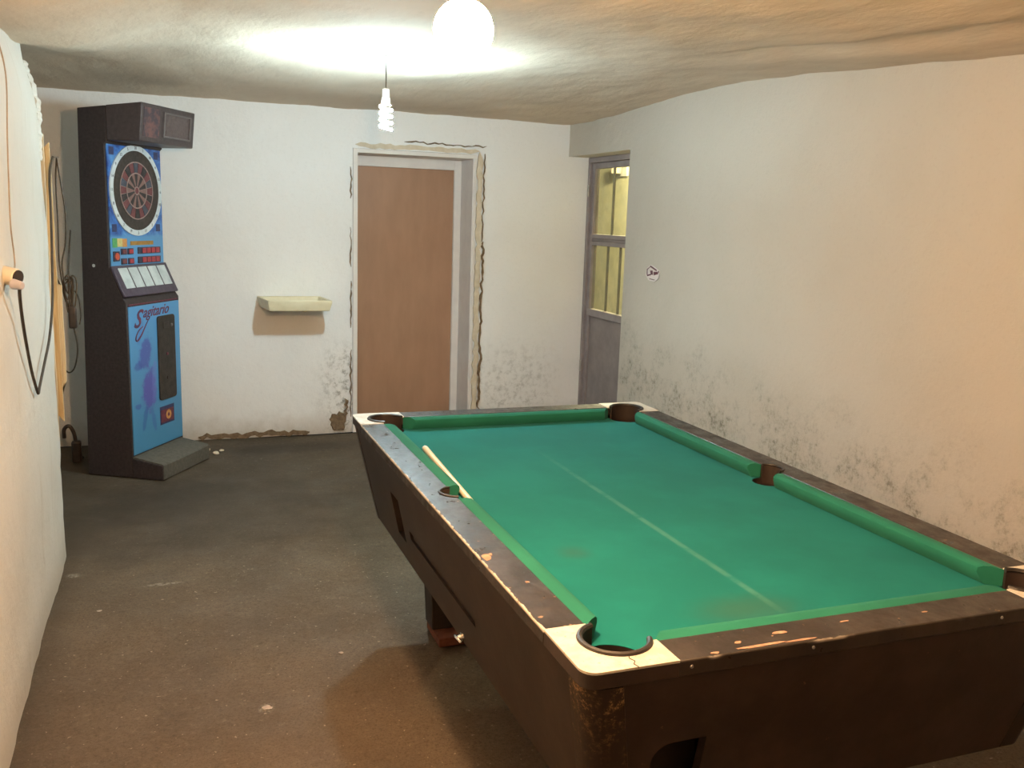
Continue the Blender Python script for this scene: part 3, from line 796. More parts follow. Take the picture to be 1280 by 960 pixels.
cushion(CP - 0.004, TW - CP + 0.004, 0.9, 0.9, lambda s, o, z: (s, RW + o, z))
cushion(CP - 0.004, TW - CP + 0.004, 0.9, 0.9, lambda s, o, z: (s, TL - RW - o, z))
# pockets
def pocket(cx, cy, r, a0, a1):
    """dark well below the bed plus a leather lip along the rail side, from angle a0 to a1"""
    bm = bmesh.new()
    n = 24
    rings = [[(cx + rr * math.cos(2 * PI * i / n), cy + rr * math.sin(2 * PI * i / n), z) for i in range(n)] for rr, z in ((r * 0.99, BZ - 0.001), (r * 0.97, BZ - 0.06), (r * 0.8, BZ - 0.11))]
    loft(bm, rings, False, True)
    p = obj('pocket', bm, 'well', pt)
    bm = bmesh.new()
    m = 18
    ring = []
    for z in (TZ - 0.002, BZ - 0.02):
        ring.append([(cx + (r - 0.002) * math.cos(a0 + (a1 - a0) * i / m), cy + (r - 0.002) * math.sin(a0 + (a1 - a0) * i / m), z) for i in range(m + 1)])
    ring2 = [[(cx + (r - 0.008) * math.cos(a0 + (a1 - a0) * i / m), cy + (r - 0.008) * math.sin(a0 + (a1 - a0) * i / m), z) for i in range(m + 1)] for z in (BZ - 0.02, TZ - 0.002)]
    rr = ring + ring2
    R = [[bm.verts.new(q) for q in x] for x in rr]
    for i in range(4):
        A, B = R[i], R[(i + 1) % 4]
        for j in range(m): bm.faces.new((A[j], A[j + 1], B[j + 1], B[j]))
    for j in (0, m): bm.faces.new([R[i][j] for i in range(4)])
    obj('pocket_lining', bm, 'well', p)
    pts = [(cx + (r - 0.003) * math.cos(a0 + (a1 - a0) * i / m), cy + (r - 0.003) * math.sin(a0 + (a1 - a0) * i / m), TZ + 0.0015) for i in range(m + 1)]
    obj('pocket_lip', tubebm(pts, 0.0065 if r > 0.06 else 0.0035, 8, 2), 'leather', p)
c0, c1 = PI / 2 + 0.30, 2 * PI - 0.30
pocket(PC, PC, PR, c0, c1)
pocket(TW - PC, PC, PR, PI + 0.3, 2 * PI + PI / 2 - 0.3)
pocket(PC, TL - PC, PR, 0.3, 1.5 * PI - 0.3)
pocket(TW - PC, TL - PC, PR, -PI / 2 + 0.3, PI - 0.3)
pocket(MC, TL / 2, MR, PI / 2 + 0.15, 1.5 * PI - 0.15)
pocket(TW - MC, TL / 2, MR, -PI / 2 + 0.15, PI / 2 - 0.15)

# cabinet: a tapered shell
def rrect(i, r, z, n=5, iy=None):
    iy = i if iy is None else iy
    x0, x1, y0, y1 = i, TW - i, iy, TL - iy
    p = []
    for cx, cy, a in ((x1 - r, y0 + r, -PI / 2), (x1 - r, y1 - r, 0), (x0 + r, y1 - r, PI / 2), (x0 + r, y0 + r, PI)):
        p += [(x, y, z) for x, y in arc(cx, cy, r, a, a + PI / 2, n)]
    return p
ZT, ZB, IT, IB = TZ - 0.033, 0.432, 0.006, 0.082
def inset_at(z): return IT + (IB - IT) * (ZT - z) / (ZT - ZB)
bm = bmesh.new()
out = [rrect(IT, 0.04, ZT), rrect(IB, 0.04, ZB)]
inn = [rrect(IB + 0.022, 0.03, ZB), rrect(IT + 0.022, 0.03, ZT)]
R = [[bm.verts.new(p) for p in r] for r in out + inn]
n = len(R[0])
for k in range(4):
    a, b = R[k], R[(k + 1) % 4]
    for i in range(n):
        j = (i + 1) % n
        bm.faces.new((a[i], a[j], b[j], b[i]))
cab = obj('cabinet', bm, 'cabinet', pt)
def cutter(b): return obj('cut', b, 'cabinet', None, shade=False)
cuts = [cutter(boxbm(-0.1, 0.2, 1.535, 1.650, 0.515, 0.665))]
# shallow long recess along the left side
bm = bmesh.new()
za, zb_ = 0.592, 0.560
loft(bm, [[(inset_at(z) - 0.05, y, z) for y, z in ((0.76, zb_), (1.44, zb_), (1.44, za), (0.76, za))],
          [(inset_at(z) + 0.009, y, z) for y, z in ((0.76, zb_), (1.44, zb_), (1.44, za), (0.76, za))]])
cuts.append(cutter(bm))
# ball return opening in the front
hp = [(0.285, 0.45), (0.285, 0.632)] + arc(0.21, 0.592, 0.04, PI / 2, PI, 6) + [(0.17, 0.45)]
bm = bmesh.new()
loft(bm, [[(x, -0.1, z) for x, z in hp], [(x, 0.2, z) for x, z in hp]])
cuts.append(cutter(bm))
apply_bool(cab, cuts)
for p in cab.data.polygons: p.use_smooth = True
cab.data.set_sharp_from_angle(angle=math.radians(38))
obj('cabinet_floor', boxbm(IB + 0.023, TW - IB - 0.023, IB + 0.023, TL - IB - 0.023, ZB + 0.004, ZB + 0.022), 'leg', pt)
obj('return_box', boxbm(0.115, 0.34, 0.16, 0.17, 0.456, 0.66), 'leg', pt)
# rounded corner posts, a millimetre or two proud of the panels
def corner_post(mx, my):
    bm = bmesh.new(); rings = []
    for z in (ZT - 0.002, ZB + 0.002):
        i = inset_at(z) - 0.0022; r = 0.042
        path = [(i, i + 0.075), (i, i + r)] + arc(i + r, i + r, r, PI, 1.5 * PI, 7)[1:] + [(i + 0.075, i)]
        path += [(x + 0.0021, y + 0.0021) for x, y in path[::-1]]
        rings.append([(TW - x if mx else x, TL - y if my else y, z) for x, y in path])
    loft(bm, rings)
    return obj('corner_post', bm, 'post', pt)
for mx in (0, 1):
    for my in (0, 1): corner_post(mx, my)
for x in (0.215, 0.484, 0.965):
    obj('screw', cylbm((x, 0.0005, TZ - 0.014), (0, -1, 0), 0.004, 0.003, 0.0025, 10), 'steel', pt)
# torn laminate chips on the near and left rails (bare wood showing)
def chip(x, y, sx, sy, seed, rot=0.0):
    rnd = random.Random(seed); r = []
    for i in range(9):
        a = 2 * PI * i / 9; k = rnd.uniform(0.6, 1.1)
        px, py = sx * k * math.cos(a), sy * k * math.sin(a)
        r.append((x + px * math.cos(rot) - py * math.sin(rot), y + px * math.sin(rot) + py * math.cos(rot)))
    bm = bmesh.new(); loft(bm, [[(a, b, TZ - 0.001) for a, b in r], [(a, b, TZ + 0.0006) for a, b in r]])
    return obj('chip', bm, 'redwood', pt, shade=False)
M['redwood'] = speckle('bare reddish chipboard', (0.26, 0.15, 0.10), (0.40, 0.25, 0.17), 60, 0.9)
for i, a in enumerate(((0.016, 0.585, 0.012, 0.026), (0.032, 0.60, 0.006, 0.008), (0.37, 0.012, 0.055, 0.006), (0.27, 0.010, 0.012, 0.005), (0.46, 0.010, 0.05, 0.004),
                       (0.44, 0.048, 0.018, 0.006), (0.335, 0.035, 0.009, 0.006), (0.80, 0.045, 0.010, 0.004), (0.60, 0.055, 0.016, 0.003), (0.055, 0.42, 0.006, 0.006))):
    chip(*a, seed=i)
# legs, blocks, base boards
def leg(x, y):
    bm = bmesh.new()
    rings = []
    for z, h in ((0.035, 0.050), (0.16, 0.056), (ZB + 0.004, 0.070)):
        rings.append([(x - h, y - h, z), (x + h, y - h, z), (x + h, y + h, z), (x - h, y + h, z)])
    loft(bm, rings)
    obj('leg', bm, 'leg', pt, bev=0.004)
LX, LY0, LY1 = 0.298, 0.33, 1.90
for x in (LX, TW - LX):
    for y in (LY0, LY1): leg(x, y)
for x in (IB + 0.035, TW - IB - 0.06):
    obj('base_board', boxbm(x, x + 0.025, 0.2, TL - 0.2, ZB - 0.055, ZB + 0.003), 'cabinet', pt, bev=0.003)
BX = [(LX, LY1), (LX, LY0), (TW - LX, LY0), (TW - LX, LY1)]
blk_lab = ['reddish block under the far left leg of the pool table', 'block under the near left leg of the pool table',
           'block under the near right leg of the pool table', 'block under the far right leg of the pool table']
for (x, y), lb in zip(BX, blk_lab):
    y0 = y - 0.13 if lb.startswith('reddish') else y - 0.08
    b_ = obj('support_block', boxbm(x - 0.045, x + 0.075, y0, y + 0.05, 0.0, 0.035), 'redblock', None, bev=0.004)
    tag(b_, lb, 'block')
# chrome lock on the left side panel
zl = 0.452
lk = thing('lock', None, None, (inset_at(zl), 0.94, zl)); lk.parent = pt
for k in ('label', 'category'):
    if k in lk: del lk[k]
bm = bmesh.new()
cyl(bm, (0.004, 0, 0), (-1, 0, -0.2), 0.014, 0.013, 0.010, 18)
cyl(bm, (-0.006, 0, -0.002), (-1, 0, -0.2), 0.009, 0.007, 0.012, 16)
lock_body = obj('lock_barrel', bm, 'chrome', lk)
obj('lock_handle', tubebm([(-0.012, -0.022, -0.006), (-0.020, -0.010, 0.002), (-0.020, 0.010, 0.000), (-0.013, 0.022, -0.008)], 0.004, 8, 4), 'chrome', lk)

# cue stick lying by the left cushion
cs = thing('cue_stick', 'pale wooden cue butt lying along the left cushion of the table', 'cue', (0, 0, 0))
p0, p1 = Vector((0.176, 1.735, BZ + 0.0115)), Vector((0.137, 0.93, BZ + 0.0095))
d = (p1 - p0).normalized()
cs.location = p0
def cpt(t): return d * t
obj('shaft', tubebm([cpt(0.012), cpt(0.2), cpt(0.5), cpt((p1 - p0).length)], lambda t: 0.0112 - 0.0020 * t, 12, 4), 'cue', cs)
obj('butt_cap', tubebm([cpt(0.0), cpt(0.004), cpt(0.009), cpt(0.012)], lambda t: 0.0108 + 0.0006 * t, 12, 3), 'sticker', cs)

# ------------------------------------------------------------------ dart machine
dm = thing('dart_machine', 'tall black electronic dart machine with blue panels against the back wall', 'dart machine', (-0.7219, 4.3062, 0), math.radians(-31))
WM = 0.565
def prof(poly, v0, v1):
    bm = bmesh.new()
    loft(bm, [[(u, v0, z) for u, z in poly], [(u, v1, z) for u, z in poly]])
    return bm
body = [(-0.497, 0.0), (-0.455, 2.132), (-0.28, 2.147), (-0.28, 1.95), (-0.297, 1.935), (-0.297, 1.245), (-0.222, 1.075), (-0.200, 1.045), (-0.200, 0.0)]
obj('cabinet', prof(body, 0, WM), 'machine', dm, bev=0.004)
head = [(-0.279, 1.957), (-0.279, 2.149), (-0.052, 2.168), (-0.073, 1.957)]
hd = obj('marquee', prof(head, -0.001, WM + 0.001), 'machine_head', dm, bev=0.006)
def hu(z): return -0.073 + (z - 1.957) / 0.211 * 0.021     # head front plane
def headquad(name, mat, v0, v1, z0, z1, d0, d1, parent):
    bm = bmesh.new()
    loft(bm, [[(hu(z) + dd, v, z) for v, z in ((v0, z0), (v1, z0), (v1, z1), (v0, z1))] for dd in (d0, d1)])
    return obj(name, bm, mat, parent)
headquad('print_panel', 'head_print', 0.025, 0.185, 1.985, 2.145, -0.004, 0.0015, hd)
headquad('screen', 'screen', 0.235, 0.505, 2.005, 2.128, -0.004, 0.001, hd)
for b in ((0.222, 0.518, 2.128, 2.136), (0.222, 0.518, 1.995, 2.005), (0.222, 0.235, 2.005, 2.128), (0.505, 0.518, 2.005, 2.128)):
    headquad('screen_frame', 'head_bar', *b, -0.004, 0.008, hd)
# board panel
UP = -0.297
bp = obj('board_panel', boxbm(UP - 0.001, UP + 0.006, 0.014, 0.556, 1.252, 1.94), 'blue_board', dm)
tag(bp, 'blue printed panel around the dartboard')
db = bpy.data.objects.new('dartboard', None); COL.objects.link(db); db.parent = dm
CV, CZ, UB = 0.283, 1.688, UP + 0.006
db.location = (UB, CV, CZ)
def annulus(r0, r1, x0, x1, a0=0, a1=2 * PI, n=48):
    bm = bmesh.new()
    full = abs(a1 - a0 - 2 * PI) < 1e-6
    ang = [a0 + (a1 - a0) * i / n for i in range(n if full else n + 1)]
    rings = [[(x, r * math.sin(a), r * math.cos(a)) for a in ang] for r, x in ((r0, x0), (r0, x1), (r1, x1), (r1, x0))]
    R = [[bm.verts.new(p) for p in r] for r in rings]
    m = len(ang)
    for k in range(4):
        A, B = R[k], R[(k + 1) % 4]
        for i in range(m if full else m - 1): bm.faces.new((A[i], A[(i + 1) % m], B[(i + 1) % m], B[i]))
    if not full:
        for i in (0, m - 1): bm.faces.new([R[k][i] for k in range(4)])
    return bm
obj('number_ring', annulus(0.232, 0.264, 0, 0.008), 'ring_white', db)
obj('surround', annulus(0.168, 0.233, 0, 0.006), 'surround', db)
NUM = [20, 1, 18, 4, 13, 6, 10, 15, 2, 17, 3, 19, 7, 16, 8, 11, 14, 9, 12, 5]
me_all = bmesh.new()
seg_mesh = {}
def segment(r0, r1, mat, k):
    key = (r0, mat)
    if key not in seg_mesh:
        h = PI / 20 * 0.90
        o = obj('segment', annulus(r0, r1, 0.0, 0.007, -h, h, 3), mat, db, shade=False)
        seg_mesh[key] = o.data
    else:
        o = bpy.data.objects.new('segment', seg_mesh[key]); COL.objects.link(o); o.parent = db
    o.rotation_euler = (-2 * PI * k / 20, 0, 0)
for k in range(20):
    segment(0.106, 0.163, 'seg_red' if k % 2 else ('seg_black' if k % 4 else 'seg_blue'), k)
    segment(0.024, 0.098, 'seg_pink' if k % 2 else 'seg_black', k)
obj('bullseye', annulus(0.0005, 0.020, 0, 0.007, n=20), 'seg_red', db)
obj('backing', annulus(0.0005, 0.168, 0, 0.0035, n=40), 'spider', db)
for r in (0.022, 0.102, 0.166): obj('spider_ring', annulus(r - 0.003, r + 0.003, 0.0, 0.0085, n=40), 'spider', db)
for k, nn in enumerate(NUM):
    a = 2 * PI * k / 20
    mx = Matrix.Translation((0.0086, 0.248 * math.sin(a), 0.248 * math.cos(a) - 0.008)) @ Matrix(((0, 0, 1, 0), (1, 0, 0, 0), (0, 1, 0, 0), (0, 0, 0, 1)))
    t = text_mesh('number', str(nn), 0.024, 'housing', None, mx, align='CENTER', ext=0.0004)
    me_all.from_mesh(t); bpy.data.meshes.remove(t)
tag(obj('numbers', me_all, 'housing', db, shade=False), kind='stuff')
# printed corners, lamps and displays under the board
def face_box(name, mat, v0, v1, z0, z1, h=0.004, u=UB, parent=dm, bev=0.0):
    return obj(name, boxbm(u - 0.001, u + h, v0, v1, z0, z1), mat, parent, bev=bev)
for v in (0.055, 0.505):
    for z in (1.905, 1.47):
        face_box('corner_print', 'navy', v - 0.022, v + 0.022, z - 0.022, z + 0.022, 0.001)
face_box('green_print', 'p_green', 0.030, 0.075, 1.358, 1.412, 0.002)
face_box('yellow_print', 'p_yellow', 0.075, 0.125, 1.362, 1.410, 0.002)
face_box('orange_print', 'p_orange', 0.125, 0.170, 1.360, 1.408, 0.002)
face_box('bar_print', 'p_olive', 0.205, 0.445, 1.368, 1.392, 0.002)
hs = face_box('player_lamp', 'housing', 0.030, 0.092, 1.278, 1.336, 0.006, bev=0.003)
obj('lens', cylbm((UB + 0.005, 0.062, 1.307), (1, 0, 0), 0.022, 0.020, 0.005, 16), 'red_orange', hs)
for i, (v, z) in enumerate(((0.105, 1.315), (0.172, 1.315), (0.105, 1.258), (0.175, 1.258))):
    hs = face_box('player_lamp', 'housing', v, v + 0.058, z, z + 0.036, 0.006, bev=0.003)
    face_box('lens', 'red' if i % 2 else 'seg_red', v + 0.010, v + 0.050, z + 0.006, z + 0.030, 0.009, parent=hs)
for z in (1.315, 1.259):
    hs = face_box('score_display', 'housing', 0.275, 0.518, z, z + 0.040, 0.006, bev=0.003)
    for k in range(4):
        face_box('digit', 'red', 0.318 + k * 0.048, 0.318 + k * 0.048 + 0.038, z + 0.005, z + 0.035, 0.009, parent=hs)
# sloping console with five score windows
A0, A1 = Vector((-0.294, 0, 1.250)), Vector((-0.216, 0, 1.085))
sd = (A1 - A0).normalized(); sn = Vector((-sd.z, 0, sd.x)).normalized()
if sn.x < 0: sn = -sn
def slope(name, mat, s0, s1, v0, v1, h0, h1, parent, bev=0.0):
    bm = bmesh.new()
    rings = []
    for h in (h0, h1):
        rings.append([tuple(A0 + sd * s + sn * h + Vector((0, v, 0))) for s, v in ((s0, v0), (s1, v0), (s1, v1), (s0, v1))])
    loft(bm, rings)
    return obj(name, bm, mat, parent, bev=bev)
LS = (A1 - A0).length
co = slope('console', 'console', 0.0, LS + 0.012, -0.002, WM + 0.002, -0.004, 0.012, dm, 0.004)
w5 = (0.545 - 0.045) / 5
for k in range(5):
    slope('score_window', 'window_white', 0.018, LS - 0.038, 0.040 + k * w5 + 0.006, 0.040 + (k + 1) * w5 - 0.006, 0.010, 0.0135, co)
# lower door
UD = -0.200
dr = face_box('cabinet_door', 'blue_door', 0.012, 0.553, 0.135, 1.020, 0.006, UD, bev=0.002)
tag(dr, 'bright blue printed lower door')
face_box('red_stripe', 'maroon', 0.02, 0.545, 1.026, 1.034, 0.002, UD)
ud = UD + 0.006
cn = bmesh.new()
cp = []
for cy, cz, a in ((0.485 - 0.02, 0.435, -PI / 2), (0.465, 0.92, 0), (0.315, 0.92, PI / 2), (0.315, 0.435, PI)):
    cp += [(cy + 0.02 * math.cos(a + PI / 2 * i / 4), cz + 0.02 * math.sin(a + PI / 2 * i / 4)) for i in range(5)]
loft(cn, [[(ud - 0.001, y, z) for y, z in cp], [(ud + 0.010, y, z) for y, z in cp]])
cp_o = obj('coin_panel', cn, 'coin', dm, bev=0.003)
obj('coin_button', cylbm((ud + 0.009, 0.445, 0.875), (1, 0, 0), 0.010, 0.008, 0.006, 14), 'head_bar', cp_o)
obj('coin_slot', boxbm(ud + 0.009, ud + 0.014, 0.350, 0.410, 0.86, 0.90), 'surround', cp_o, bev=0.002)
obj('red_key', cylbm((ud + 0.009, 0.385, 0.70), (1, 0, 0), 0.010, 0.009, 0.006, 14), 'maroon', cp_o)
obj('coin_lock', cylbm((ud + 0.009, 0.385, 0.55), (1, 0, 0), 0.012, 0.011, 0.006, 14), 'surround', cp_o)
st = face_box('warning_print', 'navy', 0.298, 0.458, 0.258, 0.372, 0.0012, ud)
face_box('inner_print', 'maroon', 0.306, 0.450, 0.270, 0.350, 0.0020, ud, parent=st)
obj('round_print', annulus(0.012, 0.030, 0.002, 0.0026, n=20), 'p_orange', st).location = (ud, 0.392, 0.312)
rot = Matrix(((0, 0, 1, 0), (1, 0, 0, 0), (0, 1, 0, 0), (0, 0, 0, 1)))
text_mesh('lettering', 'S', 0.150, 'script', dm, Matrix.Translation((ud + 0.0012, 0.052, 0.893)) @ rot, shear=0.5, bold=0.002)
text_mesh('lettering', 'agitario', 0.105, 'script', dm, Matrix.Translation((ud + 0.0012, 0.150, 0.947)) @ Matrix.Rotation(math.radians(1), 4, 'X') @ rot @ Matrix.Diagonal((0.88, 0.85, 1, 1)), shear=0.5, bold=0.001)
obj('swash', tubebm([(ud, 0.215, 0.935), (ud, 0.18, 0.90), (ud, 0.13, 0.845), (ud, 0.088, 0.815), (ud, 0.072, 0.83), (ud, 0.10, 0.87), (ud, 0.15, 0.895)], lambda t: 0.0025 + 0.0035 * math.sin(PI * t), 6, 6), 'script', dm)
fpl = obj('foot_plate', prof([(-0.199, 0.0), (-0.199, 0.118), (-0.012, 0.088), (-0.004, 0.080), (-0.004, 0.0)], -0.002, 0.54), 'machine', dm, bev=0.003)
obj('foot_mat', prof([(-0.198, 0.119), (-0.198, 0.128), (-0.010, 0.098), (0.0, 0.088), (0.0, 0.006), (-0.003, 0.006), (-0.003, 0.081), (-0.012, 0.089)], 0.004, 0.538), 'foot', fpl)
lk2 = obj('side_lock', cylbm((-0.392, 0.001, 1.253), (0, -1, 0), 0.012, 0.010, 0.008, 16), 'chrome', dm)

# ------------------------------------------------------------------ tray on the back wall
tr = thing('wall_tray', 'pale yellow shallow open tray fixed on the back wall beside the door', 'tray', (0.13, YB - 0.01, 0.937))
def trp(t, s, z):   # t along the width, s out from the wall
    xb = -0.086 + 0.437 * t; xf = -0.046 + 0.425 * t
    return (xb + (xf - xb) * s - 0.13, -0.35 * s + 0.0, z)
bm = bmesh.new()
Hh = 0.072
o_b = [trp(t, s, 0.0) for t, s in ((0.04, 0), (0.96, 0), (0.97, 0.95), (0.03, 0.95))]
o_t = [trp(t, s, Hh) for t, s in ((0, 0), (1, 0), (1, 1), (0, 1))]
o_m = [trp(t, s, Hh - 0.018) for t, s in ((0, 0), (1, 0), (1, 1), (0, 1))]
i_t = [trp(t, s, Hh) for t, s in ((0.04, 0.07), (0.96, 0.07), (0.96, 0.93), (0.04, 0.93))]
i_b = [trp(t, s, 0.02) for t, s in ((0.07, 0.1), (0.93, 0.1), (0.93, 0.88), (0.07, 0.88))]
loft(bm, [o_b, o_m, o_t, i_t, i_b])
obj('basin', bm, 'tray', tr, bev=0.004)
for t0 in (0.2, 0.72):
    bm = bmesh.new()
    a = [bm.verts.new(p) for p in (trp(t0, 0.0, 0), trp(t0 + 0.05, 0.0, 0), trp(t0 + 0.05, 0.5, 0), trp(t0, 0.5, 0))]
    b = [bm.verts.new(p) for p in (trp(t0, 0, -0.04), trp(t0 + 0.05, 0, -0.04))]
    bm.faces.new((a[0], a[3], b[0])); bm.faces.new((a[1], b[1], a[2])); bm.faces.new((a[3], a[2], b[1], b[0])); bm.faces.new(a); bm.faces.new((a[0], b[0], b[1], a[1]))
    obj('bracket', bm, 'tray', tr, shade=False)

# ------------------------------------------------------------------ sticker on the right wall
sk = thing('wall_sticker', 'small torn white sticker with dark red print on the right wall', 'sticker', (min(right_pt(3.885 + a_, 1.287 + b_)[0] for a_ in (-.1, 0, .1) for b_ in (-.06, 0, .06)) - 0.001, 3.885, 1.287))
def flat(name, poly, mat, d0, d1, parent):
    bm = bmesh.new(); loft(bm, [[(-d0, -a * 1.6, b) for a, b in poly], [(-d1, -a * 1.6, b) for a, b in poly]])
    return obj(name, bm, mat, parent, shade=False)
flat('paper', [(-0.055, -0.02), (-0.03, -0.052), (0.02, -0.056), (0.05, -0.03), (0.058, 0.015), (0.01, 0.04), (-0.02, 0.048), (-0.05, 0.02)], 'sticker', 0.0, 0.002, sk)
for pl_ in ([(-0.02, 0.045), (0.032, 0.022), (0.032, 0.012), (-0.022, 0.035)], [(-0.048, 0.02), (-0.042, 0.02), (-0.04, -0.015), (-0.047, -0.018)],
            [(-0.045, -0.018), (-0.01, -0.008), (-0.01, -0.016), (-0.043, -0.028)], [(-0.02, 0.012), (0.0, 0.014), (0.004, -0.014), (-0.014, -0.012)],
            [(0.008, 0.006), (0.042, 0.010), (0.046, -0.004), (0.012, -0.016)], [(0.044, 0.016), (0.052, 0.016), (0.052, 0.004), (0.046, 0.004)],
            [(-0.024, -0.038), (0.02, -0.042), (0.02, -0.046), (-0.022, -0.044)], [(-0.045, 0.02), (-0.022, 0.038), (-0.022, 0.032), (-0.042, 0.014)]):
    flat('print', pl_, 'sticker_ink', 0.0018, 0.0028, sk)

# ------------------------------------------------------------------ boards, socket and cables at the left wall
wf = thing('broken_door_frame', 'splintered bare timber boards nailed on the left wall end', 'boards', (XL - 0.06, YE + 0.02, 0.52))
def board(x0, x1, y0, y1, z0, z1, mat, seed):
    rnd = random.Random(seed)
    bm = bmesh.new(); n = 7
    rings = []
    zs = frange(z0, z1, 0.08)
    xs = [x0 + (x1 - x0) * i / n for i in range(n + 1)]
    jag0 = [rnd.uniform(-0.03, 0.05) for _ in xs]; jag1 = [rnd.uniform(-0.03, 0.06) for _ in xs]
    def zz(i, z): return z + (jag0[i] if z == zs[0] else 0) + (jag1[i] if z == zs[-1] else 0)
    def wob(z): return 0.004 * fbm((seed, z, 0), 3, 3)
    for z in zs:
        rings.append([(x + wob(z) - wf.location.x, y0 - wf.location.y, zz(i, z) - wf.location.z) for i, x in enumerate(xs)] +
                     [(x + wob(z) - wf.location.x, y1 - wf.location.y, zz(n - i, z) - wf.location.z) for i, x in enumerate(xs[::-1])])
    loft(bm, rings)
    return obj('board', bm, mat, wf, shade=False)
board(-1.30, -1.150, YE + 0.012, YE + 0.035, 0.53, 1.86, 'wood_pale', 1)
board(-1.28, -1.128, YE + 0.036, YE + 0.062, 0.62, 1.80, 'wood', 2)
board(-1.24, -1.112, YE + 0.064, YE + 0.082, 0.76, 1.25, 'wood_pale', 3)
obj('splinter', tubebm([(-1.166 - wf.location.x, 0.0, 1.30), (-1.158 - wf.location.x, 0.0, 0.6), (-1.154 - wf.location.x, 0.004, 0.02)], 0.006, 6, 4), 'wood', wf)
obj('nail', cylbm((-1.125 - wf.location.x, 0.04, 1.798 - 0.52), (1, 0.2, 0.1), 0.003, 0.003, 0.03, 8), 'steel', wf)

ws = thing('wall_socket', 'round cream wall socket with dark face at the left edge', 'socket', (XL + 0.0, 1.90, 1.372))
obj('socket_body', cylbm((-0.012, 0.02, 0.004), (0.86, -0.5, -0.12), 0.030, 0.027, 0.062, 22), 'cream', ws, bev=0.003)
obj('socket_face', cylbm((0.040, -0.010, -0.003), (0.86, -0.5, -0.12), 0.024, 0.022, 0.006, 20), 'plug', ws)
pc = thing('power_cord', 'dark thick power cord hanging in a loop down the left wall', 'cord', (XL + 0.02, 1.86, 1.35))
L0 = pc.location
def rel(pts): return [tuple(Vector(p) - L0) for p in pts]
obj('cord', tubebm(rel([(-1.092, 1.868, 1.352), (-1.10, 1.92, 1.30), (-1.112, 2.05, 1.19), (-1.12, 2.22, 1.03), (-1.122, 2.34, 0.935), (-1.122, 2.385, 0.908), (-1.122, 2.43, 0.925), (-1.122, 2.62, 0.99),
                        (-1.122, 2.81, 1.06), (-1.122, 2.97, 1.18), (-1.122, 3.04, 1.32), (-1.122, 3.10, 1.55), (-1.126, 3.17, 1.72), (-1.118, 3.25, 1.80)]), 0.0052, 8, 8), 'cord', pc)
obj('plug', cylbm((-1.108 - L0.x, 1.845 - L0.y, 1.352 - L0.z), (0.86, -0.5, -0.12), 0.017, 0.012, 0.035, 14), 'purple_plastic', pc, bev=0.003)
tw = thing('thin_wire', 'thin tan wire running down the left wall to the cream socket', 'wire', (XL + 0.01, 2.05, 1.42))
L0 = tw.location
obj('wire', tubebm(rel([(-1.15, 2.13, 2.13), (-1.128, 2.12, 2.0), (-1.128, 2.07, 1.8), (-1.126, 2.02, 1.62), (-1.126, 2.01, 1.52), (-1.126, 2.04, 1.44), (-1.124, 2.03, 1.395), (-1.122, 1.98, 1.39)]), 0.0026, 6, 8), 'cord_tan', tw)
tw['label'] = 'thin tan wire running down the left wall to the cream socket'

cb = thing('cable_bundle', 'dark coiled cable with plug hanging from a nail on the timber boards', 'cable', (-1.108, 3.29, 1.79))
L0 = cb.location
obj('strand', tubebm(rel([(-1.108, 3.30, 1.80), (-1.116, 3.30, 1.70), (-1.117, 3.30, 1.50), (-1.120, 3.30, 1.35), (-1.112, 3.31, 1.24), (-1.095, 3.31, 1.17), (-1.085, 3.32, 1.20)]), 0.0035, 6, 8), 'cord', cb)
obj('strand', tubebm(rel([(-1.108, 3.30, 1.80), (-1.100, 3.30, 1.72), (-1.085, 3.31, 1.55), (-1.092, 3.31, 1.42), (-1.110, 3.31, 1.33), (-1.10, 3.31, 1.22), (-1.080, 3.32, 1.18)]), 0.0035, 6, 8), 'cord', cb)
bm = bmesh.new()
rnd = random.Random(3)
for k in range(6):
    cx = -1.084 + rnd.uniform(-0.012, 0.014); w = rnd.uniform(0.010, 0.02); h0 = 1.235 + rnd.uniform(-0.02, 0.03); h1 = rnd.uniform(1.09, 1.16)
    cy = 3.315 + rnd.uniform(-0.008, 0.012)
    tube(bm, rel([(cx - w, cy, h0), (cx, cy, h0 + 0.02), (cx + w, cy, h0), (cx + w * 0.8, cy, (h0 + h1) / 2), (cx, cy, h1), (cx - w * 0.8, cy, (h0 + h1) / 2), (cx - w, cy, h0)]), 0.0034, 6, 6)
obj('coil', bm, 'cord', cb)
obj('adapter', boxbm(-1.095 - L0.x, -1.060 - L0.x, 3.30 - L0.y, 3.33 - L0.y, 1.035 - L0.z, 1.135 - L0.z), 'plug', cb, bev=0.008)
obj('loop', tubebm(rel([(-1.075, 3.315, 1.22), (-1.052, 3.33, 1.18), (-1.045, 3.33, 1.10), (-1.052, 3.33, 1.05)]), 0.003, 6, 6), 'cord', cb)
_ri = (Matrix.Translation(dm.location) @ Matrix.Rotation(math.radians(-31), 4, 'Z')).inverted()
obj('power_lead', tubebm([tuple(_ri @ Vector(p)) for p in [(-1.182, 4.60, 1.45), (-1.20, 4.56, 1.2), (-1.19, 4.53, 0.95), (-1.17, 4.53, 0.78), (-1.19, 4.54, 0.66), (-1.225, 4.55, 0.625), (-1.262, 4.56, 0.665)]], 0.0045, 6, 8), 'cord', dm)
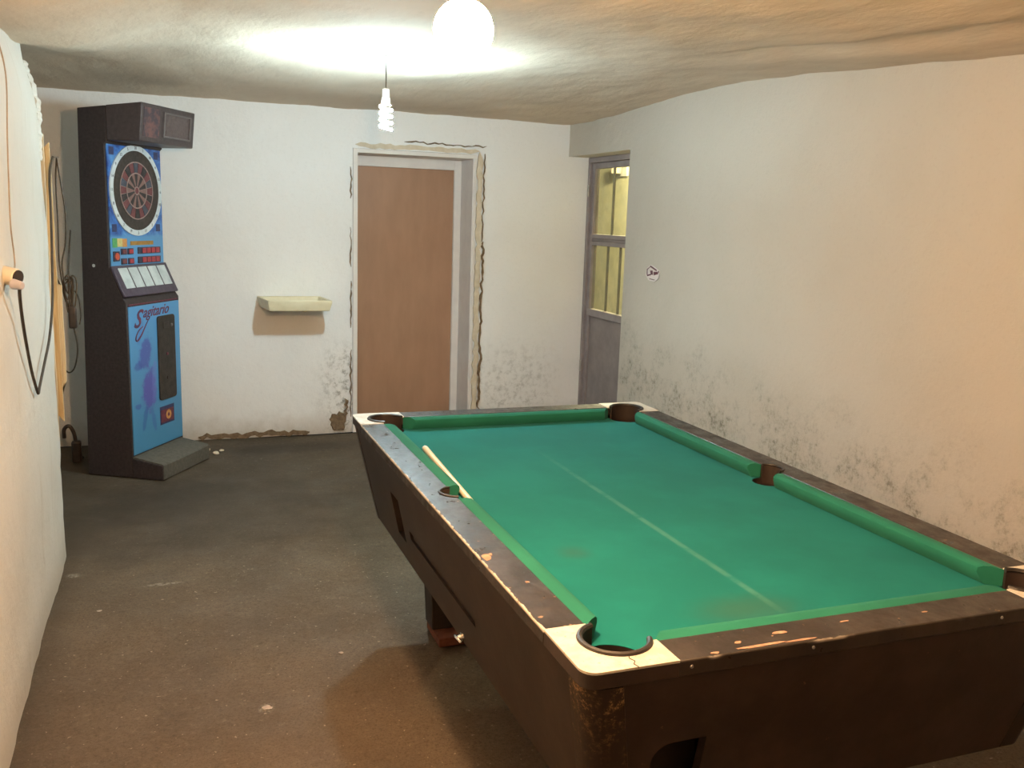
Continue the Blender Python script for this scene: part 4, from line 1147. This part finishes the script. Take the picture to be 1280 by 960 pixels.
fp = thing('floor_cable', 'small curled black cable and plug behind the dart machine', 'cable', (-1.24, 4.85, 0.0))
L0 = fp.location
obj('cable', tubebm(rel([(-1.300, 4.86, 0.16), (-1.298, 4.86, 0.215), (-1.270, 4.86, 0.235), (-1.245, 4.86, 0.19), (-1.235, 4.86, 0.12), (-1.225, 4.87, 0.05), (-1.20, 4.87, 0.02)]), 0.012, 8, 8), 'plug', fp)
obj('plug', boxbm(-1.262 - L0.x, -1.205 - L0.x, 4.83 - L0.y, 4.88 - L0.y, 0.0, 0.14), 'plug', fp, bev=0.012)

# ------------------------------------------------------------------ litter on the floor
for x, y, s, lb, mat in ((-0.398, 1.517, 0.013, 'crumpled pale paper scrap nearest the viewer on the floor', 'paper'),
                         (-0.961, 2.462, 0.008, 'small pinkish scrap on the floor near the left wall', 'paper'),
                         (-0.102, 1.834, 0.008, 'small pale chip on the floor beside the table shadow', 'paper')):
    bm = bmesh.new()
    bmesh.ops.create_icosphere(bm, subdivisions=2, radius=s)
    for v in bm.verts:
        n_ = fbm(v.co + Vector((x, y, 0)), 60, 3)
        v.co = Vector((v.co.x * (1.3 + 0.7 * n_), v.co.y * (0.9 + 0.7 * n_), max(0.0, (v.co.z + s) * 0.16 * (1 + n_))))
    o = obj('paper_scrap', bm, mat, None, shade=False); o.location = (x, y, 0.0)
    tag(o, lb, 'litter')
for i, (x, y, r) in enumerate(((-0.40, 4.88, 0.022), (-0.36, 4.95, 0.016), (-0.45, 4.98, 0.02))):
    bm = bmesh.new(); bmesh.ops.create_icosphere(bm, subdivisions=2, radius=r)
    for v in bm.verts:
        v.co *= 1 + 0.5 * fbm(v.co + Vector((i, 0, 0)), 40, 3); v.co.z = max(0, v.co.z * 0.6 + r * 0.3)
    o = obj('plaster_crumb', bm, 'patch', None, shade=False); o.location = (x, y, 0)
    tag(o, ('larger pale plaster crumb right of the dart machine foot', 'smallest plaster crumb right of the dart machine foot', 'plaster crumb between dart machine foot and back wall')[i], 'rubble')
